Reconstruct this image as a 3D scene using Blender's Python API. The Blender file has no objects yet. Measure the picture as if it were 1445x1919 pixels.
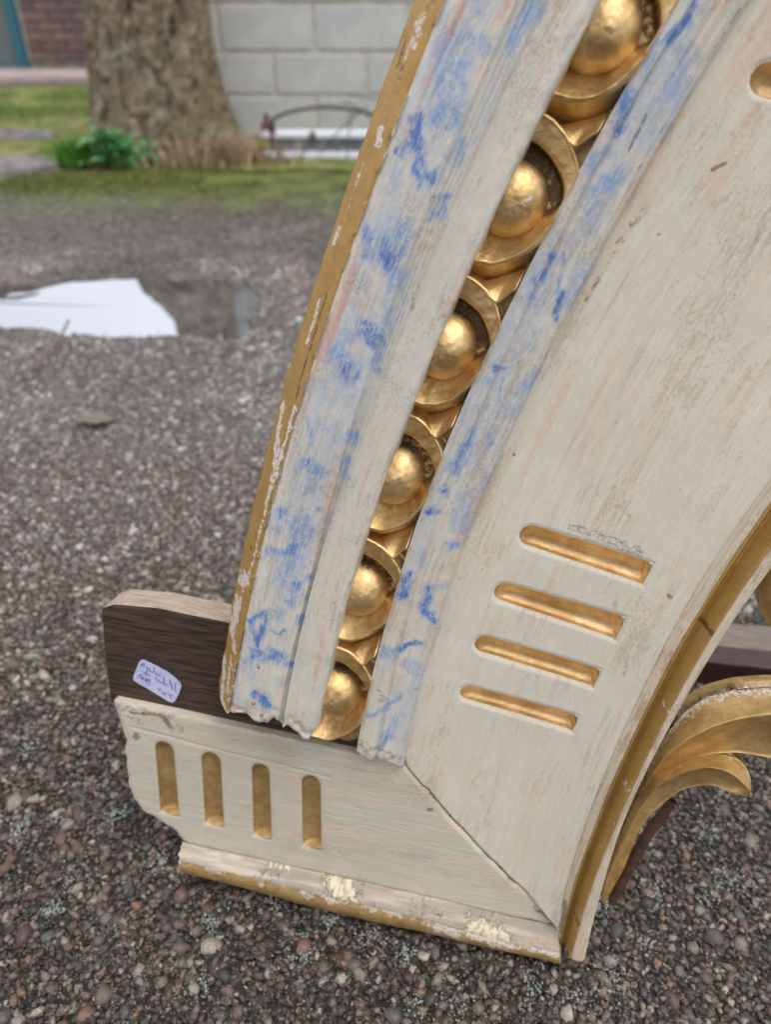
import bpy, math, random
import numpy as np
from mathutils import Matrix, Vector

# ---------------------------------------------------------------- camera, sky, sun, exposure
TH = math.radians(35.0); CH = 0.62; FPX = 1400.0; CX, CY = 722.5, 959.5
S = bpy.context.scene
S.render.resolution_x = 772; S.render.resolution_y = 1024
COL = S.collection
cam_d = bpy.data.cameras.new("camera"); cam = bpy.data.objects.new("camera", cam_d); COL.objects.link(cam)
cam_d.sensor_fit = 'VERTICAL'; cam_d.sensor_height = 36.0; cam_d.lens = 36.0 * FPX / 1919.0
cam.location = (0, 0, CH); cam.rotation_euler = (math.radians(90) - TH, 0, 0)
cam_d.clip_start = 0.02; cam_d.clip_end = 500
cam_d.dof.use_dof = True; cam_d.dof.focus_distance = 0.460; cam_d.dof.aperture_fstop = 5.3
S.camera = cam
SUN_EL, SUN_AZ = math.radians(66), math.radians(125)     # azimuth from +Y towards +X
w = bpy.data.worlds.new("World"); S.world = w; w.use_nodes = True
nt = w.node_tree; nt.nodes.clear()
o_ = nt.nodes.new('ShaderNodeOutputWorld'); bg = nt.nodes.new('ShaderNodeBackground')
sky = nt.nodes.new('ShaderNodeTexSky'); sky.sky_type = 'NISHITA'; sky.sun_disc = False
sky.sun_elevation = SUN_EL; sky.sun_rotation = SUN_AZ; sky.air_density = 1.0; sky.dust_density = 3.0
tc = nt.nodes.new('ShaderNodeTexCoord'); nz = nt.nodes.new('ShaderNodeTexNoise')
nz.inputs['Scale'].default_value = 2.2; nz.inputs['Detail'].default_value = 5
mr = nt.nodes.new('ShaderNodeMapRange'); mr.inputs[1].default_value = .35; mr.inputs[2].default_value = .65
mr.inputs[3].default_value = 7.2; mr.inputs[4].default_value = 9.6
cc = nt.nodes.new('ShaderNodeCombineColor')
m1 = nt.nodes.new('ShaderNodeMath'); m1.operation = 'MULTIPLY'; m1.inputs[1].default_value = 0.985
m2 = nt.nodes.new('ShaderNodeMath'); m2.operation = 'MULTIPLY'; m2.inputs[1].default_value = 1.0
mx = nt.nodes.new('ShaderNodeMix'); mx.data_type = 'RGBA'; mx.inputs[0].default_value = 0.82
L = nt.links.new
L(tc.outputs['Generated'], nz.inputs['Vector']); L(nz.outputs['Fac'], mr.inputs[0])
L(mr.outputs[0], m1.inputs[0]); L(mr.outputs[0], m2.inputs[0])
L(mr.outputs[0], cc.inputs[0]); L(m1.outputs[0], cc.inputs[1]); L(m2.outputs[0], cc.inputs[2])
L(sky.outputs[0], mx.inputs[6]); L(cc.outputs[0], mx.inputs[7]); L(mx.outputs[2], bg.inputs[0])
bg.inputs[1].default_value = 0.12; L(bg.outputs[0], o_.inputs[0])
sd = bpy.data.lights.new("sun", 'SUN'); sd.energy = 1.1; sd.angle = math.radians(25); sd.color = (1.0, .97, .92)
sun = bpy.data.objects.new("sun", sd); COL.objects.link(sun)
dv = Vector((math.sin(SUN_AZ) * math.cos(SUN_EL), math.cos(SUN_AZ) * math.cos(SUN_EL), math.sin(SUN_EL)))
sun.rotation_euler = dv.to_track_quat('Z', 'Y').to_euler()
S.view_settings.view_transform = 'Standard'; S.view_settings.look = 'None'
S.view_settings.gamma = 1; S.view_settings.use_curve_mapping = False; S.view_settings.exposure = 0.42
S.render.engine = 'CYCLES'

# ---------------------------------------------------------------- helpers
rng = np.random.default_rng(7); random.seed(7)
def lin(r, g, b):
    f = lambda c: (c / 255 / 12.92) if c / 255 <= .04045 else ((c / 255 + .055) / 1.055) ** 2.4
    return (f(r), f(g), f(b))
def _h(i, j, k, seed):
    n = (i * 374761393 + j * 668265263 + k * 2147483647 + seed * 1274126177) & 0xffffffff
    n = ((n ^ (n >> 13)) * 1274126177) & 0xffffffff
    n = ((n ^ (n >> 16)) * 2246822519) & 0xffffffff
    return ((n ^ (n >> 15)) & 0xffff) / 65535.0
def vn(x, y, z=0., seed=0):
    x, y, z = np.broadcast_arrays(np.asarray(x, float), np.asarray(y, float), np.asarray(z, float))
    xi, yi, zi = np.floor(x).astype(np.int64), np.floor(y).astype(np.int64), np.floor(z).astype(np.int64)
    fx, fy, fz = x - xi, y - yi, z - zi
    fx, fy, fz = [t * t * (3 - 2 * t) for t in (fx, fy, fz)]
    r = 0
    for a in (0, 1):
        for b in (0, 1):
            for c in (0, 1):
                r = r + _h(xi + a, yi + b, zi + c, seed) * (fx if a else 1 - fx) * (fy if b else 1 - fy) * (fz if c else 1 - fz)
    return r * 2 - 1
def fbm(x, y, z=0., o=4, seed=0):
    r = 0; a = .5; f = 1.
    for i in range(o):
        r = r + a * vn(np.asarray(x) * f, np.asarray(y) * f, np.asarray(z) * f, seed + i); a *= .5; f *= 2.03
    return r
def sst(a, b, x):
    t = np.clip((x - a) / (b - a), 0, 1); return t * t * (3 - 2 * t)

def link(o, parent=None):
    COL.objects.link(o)
    if parent is not None: o.parent = parent
    return o
def tag(o, label=None, cat=None, group=None, kind=None):
    if label: o['label'] = label
    if cat: o['category'] = cat
    if group: o['group'] = group
    if kind: o['kind'] = kind
    return o
def empty(name, loc=(0, 0, 0), rz=0):
    o = bpy.data.objects.new(name, None); o.location = loc; o.rotation_euler.z = rz
    o.empty_display_size = .05; return link(o)
def mesh_obj(name, V, F, mat, parent=None, smooth=True, uv=None, attrs=None, colors=None):
    """V (n,3); F (m,3) or (m,4) index array, or a list of index tuples."""
    me = bpy.data.meshes.new(name); V = np.asarray(V, np.float32)
    if isinstance(F, np.ndarray):
        k = F.shape[1]; m = len(F)
        me.vertices.add(len(V)); me.vertices.foreach_set('co', V.ravel())
        me.loops.add(m * k); me.loops.foreach_set('vertex_index', F.astype(np.int32).ravel())
        me.polygons.add(m); me.polygons.foreach_set('loop_start', np.arange(0, m * k, k, dtype=np.int32))
        me.update(calc_edges=True); me.validate()
    else:
        me.from_pydata(V.tolist(), [], F)
    if smooth: me.polygons.foreach_set('use_smooth', np.ones(len(me.polygons), bool))
    if uv is not None:
        l = me.uv_layers.new(name='UVMap'); vi = np.empty(len(me.loops), np.int32); me.loops.foreach_get('vertex_index', vi)
        l.data.foreach_set('uv', np.asarray(uv, np.float32)[vi].ravel())
    for k_, a in (attrs or {}).items():
        at = me.attributes.new(k_, 'FLOAT', 'POINT'); at.data.foreach_set('value', np.asarray(a, np.float32))
    if colors is not None:
        at = me.attributes.new('tint', 'FLOAT_COLOR', 'POINT')
        c4 = np.ones((len(V), 4), np.float32); c4[:, :3] = colors; at.data.foreach_set('color', c4.ravel())
    me.materials.append(mat); me.update()
    return link(bpy.data.objects.new(name, me), parent)
def grid_faces(nr, nc, flip=False):
    i = np.arange((nr - 1) * nc).reshape(nr - 1, nc)[:, :-1].ravel()
    f = np.stack([i, i + 1, i + nc + 1, i + nc], 1)
    return f[:, ::-1] if flip else f
def box(name, size, mat, parent=None, loc=(0, 0, 0), bev=.003, rot=None, jit=0.):
    """bevelled box, size full extents, loc its centre"""
    import bmesh
    bm = bmesh.new(); bmesh.ops.create_cube(bm, size=1)
    for v in bm.verts: v.co = Vector((v.co.x * size[0] + random.uniform(-jit, jit), v.co.y * size[1] + random.uniform(-jit, jit), v.co.z * size[2] + random.uniform(-jit, jit)))
    if bev: bmesh.ops.bevel(bm, geom=bm.edges[:], offset=bev, segments=2, affect='EDGES', profile=.6)
    me = bpy.data.meshes.new(name); bm.to_mesh(me); bm.free(); me.materials.append(mat)
    o = bpy.data.objects.new(name, me); o.location = loc
    if rot: o.rotation_euler = rot
    return link(o, parent)
def tube(path, rad, n=8, cap=True):
    path = np.asarray(path, float); rad = np.broadcast_to(np.asarray(rad, float), (len(path),))
    t = np.gradient(path, axis=0); t /= np.linalg.norm(t, axis=1)[:, None] + 1e-9
    a = np.cross(t, [0.13, 0.2, 1.0]); a /= np.linalg.norm(a, axis=1)[:, None] + 1e-9; b = np.cross(t, a)
    an = np.linspace(0, 2 * math.pi, n, endpoint=False)
    V = (path[:, None] + rad[:, None, None] * (np.cos(an)[None, :, None] * a[:, None] + np.sin(an)[None, :, None] * b[:, None])).reshape(-1, 3)
    F = []
    for i in range(len(path) - 1):
        for j in range(n): F.append((i * n + j, i * n + (j + 1) % n, (i + 1) * n + (j + 1) % n, (i + 1) * n + j))
    return V, np.array(F)
def merge(parts):
    Vs, Fs, k = [], [], 0
    for V, F in parts: Vs.append(V); Fs.append(np.asarray(F) + k); k += len(V)
    return np.concatenate(Vs), np.concatenate(Fs)

# ---- material kit
class M:
    def __init__(s, name):
        s.m = bpy.data.materials.new(name); s.m.use_nodes = True; s.t = s.m.node_tree; s.t.nodes.clear()
        s.out = s.t.nodes.new('ShaderNodeOutputMaterial'); s.b = s.t.nodes.new('ShaderNodeBsdfPrincipled')
        s.t.links.new(s.b.outputs[0], s.out.inputs[0])
    def n(s, ty, **kw):
        x = s.t.nodes.new('ShaderNode' + ty)
        for k, v in kw.items(): setattr(x, k, v)
        return x
    def l(s, a, b):
        s.t.links.new(a, b)
    def put(s, sock, v):
        if hasattr(v, 'is_output') or isinstance(v, bpy.types.NodeSocket): s.l(v, sock)
        elif isinstance(v, tuple) and len(v) == 3 and sock.type == 'RGBA': sock.default_value = (*v, 1)
        else: sock.default_value = v
    def coords(s, kind='uv', scale=(1, 1, 1), warp=None):
        tc = s.n('TexCoord'); c = tc.outputs['UV' if kind == 'uv' else 'Object']
        if kind == 'gen': c = s.n('NewGeometry').outputs['Position']
        mp = s.n('Mapping'); s.l(c, mp.inputs[0]); mp.inputs['Scale'].default_value = scale
        o = mp.outputs[0]
        if warp:
            nz = s.n('TexNoise'); s.l(o, nz.inputs['Vector']); nz.inputs['Scale'].default_value = warp[0]
            a = s.n('VectorMath', operation='MULTIPLY_ADD'); s.l(nz.outputs['Color'], a.inputs[0]); a.inputs[1].default_value = (warp[1],) * 3; s.l(o, a.inputs[2]); o = a.outputs[0]
        return o
    def noise(s, c, scale, detail=4, rough=.55, dist=0.):
        x = s.n('TexNoise'); s.l(c, x.inputs['Vector']); x.inputs['Scale'].default_value = scale
        x.inputs['Detail'].default_value = detail; x.inputs['Roughness'].default_value = rough; x.inputs['Distortion'].default_value = dist
        return x.outputs['Fac']
    def vor(s, c, scale, feat='F1', out='Distance', rnd=1.):
        x = s.n('TexVoronoi', feature=feat); s.l(c, x.inputs['Vector']); x.inputs['Scale'].default_value = scale
        x.inputs['Randomness'].default_value = rnd
        return x.outputs[out]
    def rng(s, v, a, b, c=0., d=1., smooth=True):
        x = s.n('MapRange', interpolation_type='SMOOTHSTEP' if smooth else 'LINEAR'); s.put(x.inputs[0], v)
        for i, q in enumerate((a, b, c, d)): x.inputs[1 + i].default_value = q
        return x.outputs[0]
    def math(s, op, a, b=0., c=None):
        x = s.n('Math', operation=op); s.put(x.inputs[0], a); s.put(x.inputs[1], b)
        if c is not None: s.put(x.inputs[2], c)
        return x.outputs[0]
    def mix(s, f, a, b):
        x = s.n('Mix', data_type='RGBA'); s.put(x.inputs[0], f); s.put(x.inputs[6], a); s.put(x.inputs[7], b); return x.outputs[2]
    def attr(s, name, out='Fac'):
        x = s.n('Attribute', attribute_name=name); return x.outputs[out]
    def ramp(s, f, stops):
        x = s.n('ValToRGB'); s.l(f, x.inputs[0]); r = x.color_ramp
        while len(r.elements) < len(stops): r.elements.new(.5)
        for e, (p, c) in zip(r.elements, stops): e.position = p; e.color = (*c, 1)
        return x.outputs[0]
    def bump(s, h, strength=.5, dist=.001, prev=None):
        x = s.n('Bump'); s.l(h, x.inputs['Height']); x.inputs['Strength'].default_value = strength; x.inputs['Distance'].default_value = dist
        if prev is not None: s.l(prev, x.inputs['Normal'])
        s.l(x.outputs[0], s.b.inputs['Normal']); return x.outputs[0]
    def done(s, col=None, rough=None, metal=None, spec=None):
        if col is not None: s.put(s.b.inputs['Base Color'], col)
        if rough is not None: s.put(s.b.inputs['Roughness'], rough)
        if metal is not None: s.put(s.b.inputs['Metallic'], metal)
        if spec is not None: s.put(s.b.inputs['Specular IOR Level'], spec)
        return s.m

CREAM = lin(203, 198, 176); TAN = lin(186, 166, 132); PINK = lin(206, 170, 150); GREYL = lin(176, 172, 172)
BLUE = lin(112, 154, 206); BLUED = lin(62, 110, 188); GESSO = lin(214, 204, 192)

def paint(name, cream=CREAM, blue=False, tan=.5, pink=.5, crack=.35, grain=1., sheen=.5, chipc=GESSO):
    m = M(name)
    c = m.coords('uv'); cw = m.coords('uv', (1, .28, 1), (40, .006))
    streak = m.noise(m.coords('uv', (420, 22, 1)), 1.0, 5, .62)
    streak2 = m.noise(m.coords('uv', (1500, 70, 1)), 1.0, 4, .65)
    broad = m.noise(m.coords('uv', (150, 9, 1)), 1.0, 4, .6)
    blot = m.noise(cw, 26, 5, .62); blot2 = m.noise(cw, 110, 6, .75); big = m.noise(c, 9, 3, .5)
    fine = m.noise(m.coords('uv', (1, .6, 1)), 420, 5, .75)
    col = m.mix(m.rng(big, .35, .65), cream, tuple(x * y for x, y in zip(cream, (.94, .94, .95))))
    col = m.mix(m.rng(broad, .46, .64, 0, .6), col, lin(216, 198, 178))
    col = m.mix(m.math('MULTIPLY', m.rng(streak2, .50, .68), .28), col, GREYL)
    col = m.mix(m.rng(streak, .30, .44, .35, 0), col, lin(226, 224, 214))
    ft = m.math('MULTIPLY', m.rng(m.math('MULTIPLY', m.math('ADD', m.math('MULTIPLY', blot2, .6), m.math('MULTIPLY', fine, .4)), m.math('ADD', blot, m.math('MULTIPLY', streak, .9))), .52, .60), tan)
    col = m.mix(ft, col, TAN)
    pk = m.math('ADD', m.math('MULTIPLY', broad, .55), m.math('ADD', m.math('MULTIPLY', m.noise(cw, 17, 5, .65, .4), .6), m.math('MULTIPLY', fine, .35)))
    col = m.mix(m.math('MULTIPLY', m.rng(pk, .80, .90), pink), col, PINK)
    lil = m.math('ADD', m.math('MULTIPLY', streak, .5), m.math('MULTIPLY', m.noise(cw, 31, 5, .65), .6))
    col = m.mix(m.rng(lil, .60, .74, 0, .45), col, lin(168, 158, 160))
    dirt = m.noise(m.coords('uv', (1, .5, 1)), 620, 4, .75)
    col = m.mix(m.math('MULTIPLY', m.rng(m.math('MULTIPLY', dirt, m.rng(blot, .3, .7, .75, 1.15)), .56, .70), .32), col, lin(132, 110, 88))
    col = m.mix(m.rng(dirt, .28, .38, .4, 0), col, lin(224, 220, 206))
    col = m.mix(m.math('MULTIPLY', m.rng(m.vor(m.coords('uv', (1, .7, 1), (120, .01)), 95), .0, .05, 1, 0), .5), col, lin(90, 74, 60))
    if blue:
        b = m.attr('blue')
        dry = m.noise(m.coords('uv', (1, .55, 1), (160, .003)), 300, 5, .8)
        wash = m.noise(m.coords('uv', (1, .4, 1), (90, .008)), 70, 4, .65)
        bn = m.math('MULTIPLY', m.rng(dry, .34, .58, .30, 1.25), m.math('MULTIPLY', m.rng(streak2, .36, .58, .48, 1.12), m.rng(wash, .3, .6, .65, 1.1)))
        bf = m.math('MINIMUM', m.math('MULTIPLY', b, bn), .92)
        hz = m.noise(m.coords('uv', (1, .17, 1), (50, .012)), 34, 4, .6)
        faint = m.math('MULTIPLY', m.math('MULTIPLY', m.rng(hz, .46, .62), m.rng(dry, .36, .60, .10, 1)), .36)
        bf = m.math('MAXIMUM', bf, m.math('MULTIPLY', faint, m.attr('field')))
        col = m.mix(bf, col, m.mix(m.rng(b, .6, 1.0), BLUE, BLUED))
    vd = m.vor(m.coords('uv', (1, .62, 1), (260, .0022)), 620, 'DISTANCE_TO_EDGE')
    cmask = m.rng(m.noise(c, 34, 5, .7), .47, .66)
    ck = m.math('MULTIPLY', m.rng(vd, .0, .045, 1, 0), m.math('MULTIPLY', cmask, crack))
    col = m.mix(m.math('MULTIPLY', ck, .5), col, lin(130, 108, 98))
    chip = m.attr('chip'); cn = m.noise(m.coords('uv', (1, .8, 1), (200, .004)), 210, 6, .75)
    cf = m.rng(m.math('ADD', chip, m.math('MULTIPLY', m.math('SUBTRACT', cn, .5), 1.3)), .48, .55)
    col = m.mix(cf, col, m.mix(m.rng(m.noise(c, 300, 3), .46, .62), chipc, tuple(q * .6 for q in chipc)))
    wo = m.attr('worn'); cn3 = m.noise(m.coords('uv', (1, .8, 1), (200, .003)), 170, 5, .62)
    wf_ = m.rng(m.math('ADD', wo, m.math('MULTIPLY', m.math('SUBTRACT', cn3, .5), 1.5)), .50, .60)
    col = m.mix(m.math('MULTIPLY', wf_, .75), col, lin(194, 176, 146))
    dk = m.attr('dark'); df = m.rng(m.math('ADD', dk, m.math('MULTIPLY', m.math('SUBTRACT', cn, .5), 1.1)), .42, .62)
    col = m.mix(m.math('MULTIPLY', df, .62), col, lin(96, 72, 58))
    h = m.math('ADD', m.math('MULTIPLY', streak, .9), m.math('MULTIPLY', streak2, .6))
    h = m.math('SUBTRACT', h, m.math('MULTIPLY', ck, 1.4)); h = m.math('SUBTRACT', h, m.math('MULTIPLY', cf, .5)); h = m.math('SUBTRACT', h, m.math('MULTIPLY', ft, .3))
    h = m.math('ADD', h, m.math('MULTIPLY', dirt, .3))
    m.bump(h, .95 * grain, .0007)
    return m.done(col, m.rng(blot, .3, .7, .42, .62), 0., .35)

def gold(name, base=(.84, .61, .31), metal=.86, rough=.34, worn=.4, pale=.3, uv=False, mott=1.):
    m = M(name); c = m.coords('obj')
    n1 = m.noise(c, 60, 6, .7); n2 = m.noise(c, 420, 5, .75); n3 = m.noise(c, 1500, 3, .6); n0 = m.noise(c, 180, 5, .7)
    col = m.mix(m.rng(n1, .38, .62, 0, mott), base, tuple(x * y for x, y in zip(base, (.74, .68, .56))))
    col = m.mix(m.math('MULTIPLY', m.rng(n2, .54, .68), pale), col, (.86, .74, .52))
    col = m.mix(m.rng(n0, .56, .70, 0, .35 * mott), col, tuple(x * y for x, y in zip(base, (.5, .42, .32))))
    wf = m.math('MULTIPLY', m.rng(m.math('ADD', m.math('MULTIPLY', n1, .5), m.math('MULTIPLY', n2, .5)), .60, .66), worn)
    col = m.mix(wf, col, lin(120, 84, 56))
    sp = m.rng(m.vor(m.coords('obj', (1, 1, 1), (300, .002)), 130), .0, .07, 1, 0)
    col = m.mix(m.math('MULTIPLY', sp, .85), col, lin(50, 36, 26))
    chip = m.attr('chip'); cn = m.noise(c, 330, 5, .7)
    cf = m.rng(m.math('ADD', chip, m.math('MULTIPLY', m.math('SUBTRACT', cn, .5), 1.3)), .48, .56)
    col = m.mix(cf, col, m.mix(m.rng(m.noise(c, 500, 3), .48, .66), GESSO, lin(160, 134, 112)))
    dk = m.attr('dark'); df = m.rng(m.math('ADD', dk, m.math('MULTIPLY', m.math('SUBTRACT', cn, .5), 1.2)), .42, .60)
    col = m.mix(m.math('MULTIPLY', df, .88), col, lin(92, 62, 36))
    h = m.math('ADD', m.math('MULTIPLY', n2, .9), m.math('MULTIPLY', n3, .7)); h = m.math('ADD', h, m.math('MULTIPLY', n0, .8)); h = m.math('SUBTRACT', h, m.math('MULTIPLY', cf, .8))
    m.bump(h, .5, .0006)
    mt = m.math('MULTIPLY', m.math('SUBTRACT', 1., m.math('MAXIMUM', cf, m.math('MULTIPLY', df, .7))), metal)
    return m.done(col, m.rng(n2, .3, .7, rough - .06, rough + .18), mt)

def wood(name, a, b, scale=(1, 14, 14), rough=.75, kind='obj', bump=.6):
    m = M(name); c = m.coords(kind, scale, (3, .05)); f = m.noise(c, 14, 6, .65, .3); g = m.noise(c, 60, 4, .7)
    col = m.mix(m.rng(f, .35, .65), a, b); col = m.mix(m.rng(g, .56, .7, 0, .6), col, tuple(x * .35 for x in a))
    m.bump(m.math('ADD', f, m.math('MULTIPLY', g, .6)), bump, .0012)
    return m.done(col, rough)

MAT = {}
MAT['blue'] = paint('marbled_paint', lin(210, 207, 195), blue=True, tan=.5, pink=.95, crack=.28)
MAT['cream'] = paint('cream_paint', lin(216, 212, 196), tan=.40, pink=.34, crack=.0)
MAT['base'] = paint('base_cream_paint', lin(200, 196, 178), tan=.4, pink=.25, crack=.12)
MAT['lip'] = paint('worn_edge_paint', lin(206, 194, 172), tan=.9, pink=.6, crack=.1)
MAT['bead'] = paint('bead_paint', lin(160, 151, 140), tan=.6, pink=.15, crack=.1, grain=1.6, chipc=lin(220, 208, 180))
MAT['gold'] = gold('gold_leaf', worn=.45)
MAT['flute'] = gold('flute_gold', (.80, .57, .30), .88, .32, .3, .25)
MAT['baseflute'] = gold('base_flute_gold', (.56, .39, .18), .6, .5, .2, .1)
MAT['ochre'] = gold('bronze_paint', lin(178, 142, 78), .35, .5, .25, .0, mott=.5)
MAT['leafgold'] = gold('acanthus_gold', (.70, .49, .22), .65, .46, .25, .3)
MAT['darkwood'] = wood('dark_old_wood', lin(36, 24, 18), lin(84, 62, 47), (2, 26, 26), bump=1.)
MAT['rawwood'] = wood('worn_raw_wood', lin(150, 132, 116), lin(176, 160, 146), (4, 30, 30))
MAT['break'] = wood('broken_gesso', lin(196, 178, 152), lin(168, 142, 112), (40, 40, 40), bump=1.)

# ---------------------------------------------------------------- frame fragment : its own plane
YAW, LEAN = math.radians(12), math.radians(14)
ct, st = math.cos(TH), math.sin(TH)
CAMO = np.array([0, 0, CH])
def rays(p):
    p = np.atleast_2d(np.asarray(p, float)); a = p[:, 0] - CX; v = CY - p[:, 1]
    return np.stack([a, FPX * ct + v * st, -FPX * st + v * ct], 1)
def ground(px, py, z=0.):
    r = rays((px, py))[0]; t = (z - CH) / r[2]; return CAMO + r * t
C0 = ground(1080, 1800)
NV = np.array([-math.sin(YAW) * math.cos(LEAN), -math.cos(YAW) * math.cos(LEAN), math.sin(LEAN)])
UV_ = np.array([math.cos(YAW), -math.sin(YAW), 0.]); VV = np.cross(NV, UV_)
def pl(p, h=0.):
    """photo pixels -> (u, v) on the plane lying h in front of the face plane"""
    r = rays(p); h = np.broadcast_to(h, (len(r),))
    t = ((C0 - CAMO) @ NV + h) / (r @ NV); q = CAMO + r * t[:, None] - C0
    return np.stack([q @ UV_, q @ VV], 1)
frame = empty('arched_frame_fragment')
frame.matrix_world = Matrix(((UV_[0], VV[0], NV[0], C0[0]), (UV_[1], VV[1], NV[1], C0[1]), (UV_[2], VV[2], NV[2], C0[2]), (0, 0, 0, 1)))
tag(frame, 'broken arched wooden frame corner, cream with blue marbling and gilded egg moulding, leaning on tarmac', 'frame fragment')
world = lambda uvn: C0 + uvn[..., :1] * UV_ + uvn[..., 1:2] * VV + uvn[..., 2:] * NV

K = {'B0': (.012, [(408,1290),(430,1170),(446,1065),(471,954),(500,850),(517,777),(540,690),(568,600),(600,497),(650,351),(690,240),(720,158),(748,75),(775,0)]),
'B1': (.034, [(429,1300),(453,1220),(480,1065),(502,954),(557,777),(610,600),(644,497),(702,351),(767,175),(808,57),(828,0)]),
'G': (.031, [(520,1340),(535,1286),(575,1100),(597,1056),(625,909),(664,777),(760,500),(805,372),(872,221),(946,60)]),
'R': (.033, [(534,1353),(546,1272),(566,1165),(592,1068),(619,983),(647,893),(675,818),(703,749),(798,497),(886,285),(964,129),(1012,0)]),
'B4': (.031, [(595,1353),(639,1167),(612,1266),(654,1093),(690,984),(720,899),(748,823),(774,751),(886,497),(918,410),(973,294),(1038,175),(1120,0)]),
'B5': (.013, [(668,1409),(694,1272),(729,1150),(750,1087),(788,952),(825,860),(859,771),(894,709),(944,604),(1010,465),(1102,285),(1176,175),(1259,0)]),
'B6': (.011, [(705,1415),(725,1300),(757,1180),(795,1030),(835,930),(880,830),(940,700),(985,600),(1030,490),(1102,331),(1162,238),(1250,97),(1305,5)]),
'B7': (.003, [(759,1433),(779,1309),(823,1171),(867,1025),(911,910),(967,798),(989,740),(1031,658),(1090,548),(1144,442),(1217,313),(1300,170),(1397,9)]),
'B8': (.006, [(1046,1733),(1062,1662),(1089,1572),(1148,1418),(1169,1369),(1212,1287),(1259,1181),(1344,1037),(1397,968),(1444,911)]),
'B9': (.008, [(1052,1760),(1071,1671),(1102,1585),(1135,1502),(1150,1469),(1191,1369),(1241,1275),(1284,1194),(1328,1119),(1366,1056),(1412,991),(1444,950)]),
'B10': (.018, [(1074,1785),(1089,1718),(1109,1662),(1129,1609),(1166,1523),(1175,1500),(1212,1425),(1250,1337),(1297,1256),(1334,1194),(1384,1112),(1444,1034)]),
'B11': (.018, [(1092,1797),(1101,1785),(1117,1732),(1129,1681),(1154,1585),(1191,1487),(1228,1421),(1281,1327),(1322,1256),(1381,1156),(1445,1075)])}
def circ(a):
    A = np.c_[2 * a, np.ones(len(a))]; b = (a ** 2).sum(1); x = np.linalg.lstsq(A, b, rcond=None)[0]
    return x[:2], math.sqrt(x[2] + x[0] ** 2 + x[1] ** 2)
LEFT = ['B0', 'B1', 'G', 'R', 'B4', 'B5', 'B6', 'B7']
PUV = {k: pl(p, h) for k, (h, p) in K.items()}
CL, RL = circ(PUV['B4']); CR, RR = circ(PUV['B10'])
class Bound:
    """a moulding line as radius over angle about a common centre"""
    def __init__(s, pts, ctr):
        c, R = circ(pts); d = pts - ctr; ph = np.arctan2(d[:, 1], -d[:, 0]); rad = np.linalg.norm(d, axis=1)
        s.ctr, s.c, s.R = ctr, c, R
        s.ph = np.sort(ph); res = rad - s.base(ph); s.res = res[np.argsort(ph)]
    def base(s, ph):
        # ray from ctr at angle ph hits the fitted circle
        d = np.stack([-np.cos(ph), np.sin(ph)], -1); o = s.ctr - s.c
        b = d @ o; return -b + np.sqrt(np.maximum(b * b - (o @ o) + s.R ** 2, 0))
    def __call__(s, ph):
        ph = np.asarray(ph, float); sg = .050; k = 0; wsum = 0
        for p, r in zip(s.ph, s.res):
            wgt = np.exp(-((ph - p) / sg) ** 2) + 1e-6; k = k + wgt * r; wsum = wsum + wgt
        return s.base(ph) + k / wsum
BL = {k: Bound(PUV[k], CL) for k in LEFT}; BR = {k: Bound(PUV[k], CR) for k in ('B8', 'B9', 'B10', 'B11')}
def sw2uv(s, w_):
    ph = s / RL; r = RL - w_; return np.stack([CL[0] - r * np.cos(ph), CL[1] + r * np.sin(ph)], -1)
def uv2sw(q):
    d = q - CL; return np.stack([RL * np.arctan2(d[..., 1], -d[..., 0]), RL - np.linalg.norm(d, axis=-1)], -1)
W = lambda k, s: RL - BL[k](s / RL)
def px2sw(p, h): return uv2sw(pl(p, h))
S_TOP = px2sw([(1120, 0)], .031)[0, 0] + .10

# jagged lower break of the mouldings: s as a function of w
brk = [((405, 1285), .012), ((412, 1312), .02), ((426, 1333), .03), ((445, 1336), .034), ((464, 1340), .034), ((476, 1350), .034), ((487, 1354), .034), ((500, 1357), .034), ((511, 1345), .034),
       ((520, 1352), .033), ((528, 1363), .033), ((537, 1360), .032), ((545, 1366), .032), ((556, 1374), .032), ((567, 1385), .031), ((577, 1386), .031), ((589, 1371), .031), ((597, 1372), .031)]
brkR = [((600, 1392), .010), ((627, 1404), .010), ((645, 1412), .012), ((659, 1409), .012), ((671, 1409), .012), ((682, 1417), .012), ((694, 1424), .012), ((708, 1420), .011), ((726, 1428), .009), ((742, 1432), .006), ((757, 1440), .003)]
def brk_fn(b):
    q = np.array([px2sw([p], h)[0] for p, h in b]); i = np.argsort(q[:, 1]); q = q[i]
    return lambda w_: np.interp(w_, q[:, 1], q[:, 0])
SB, SBR = brk_fn(brk), brk_fn(brkR)

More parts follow.
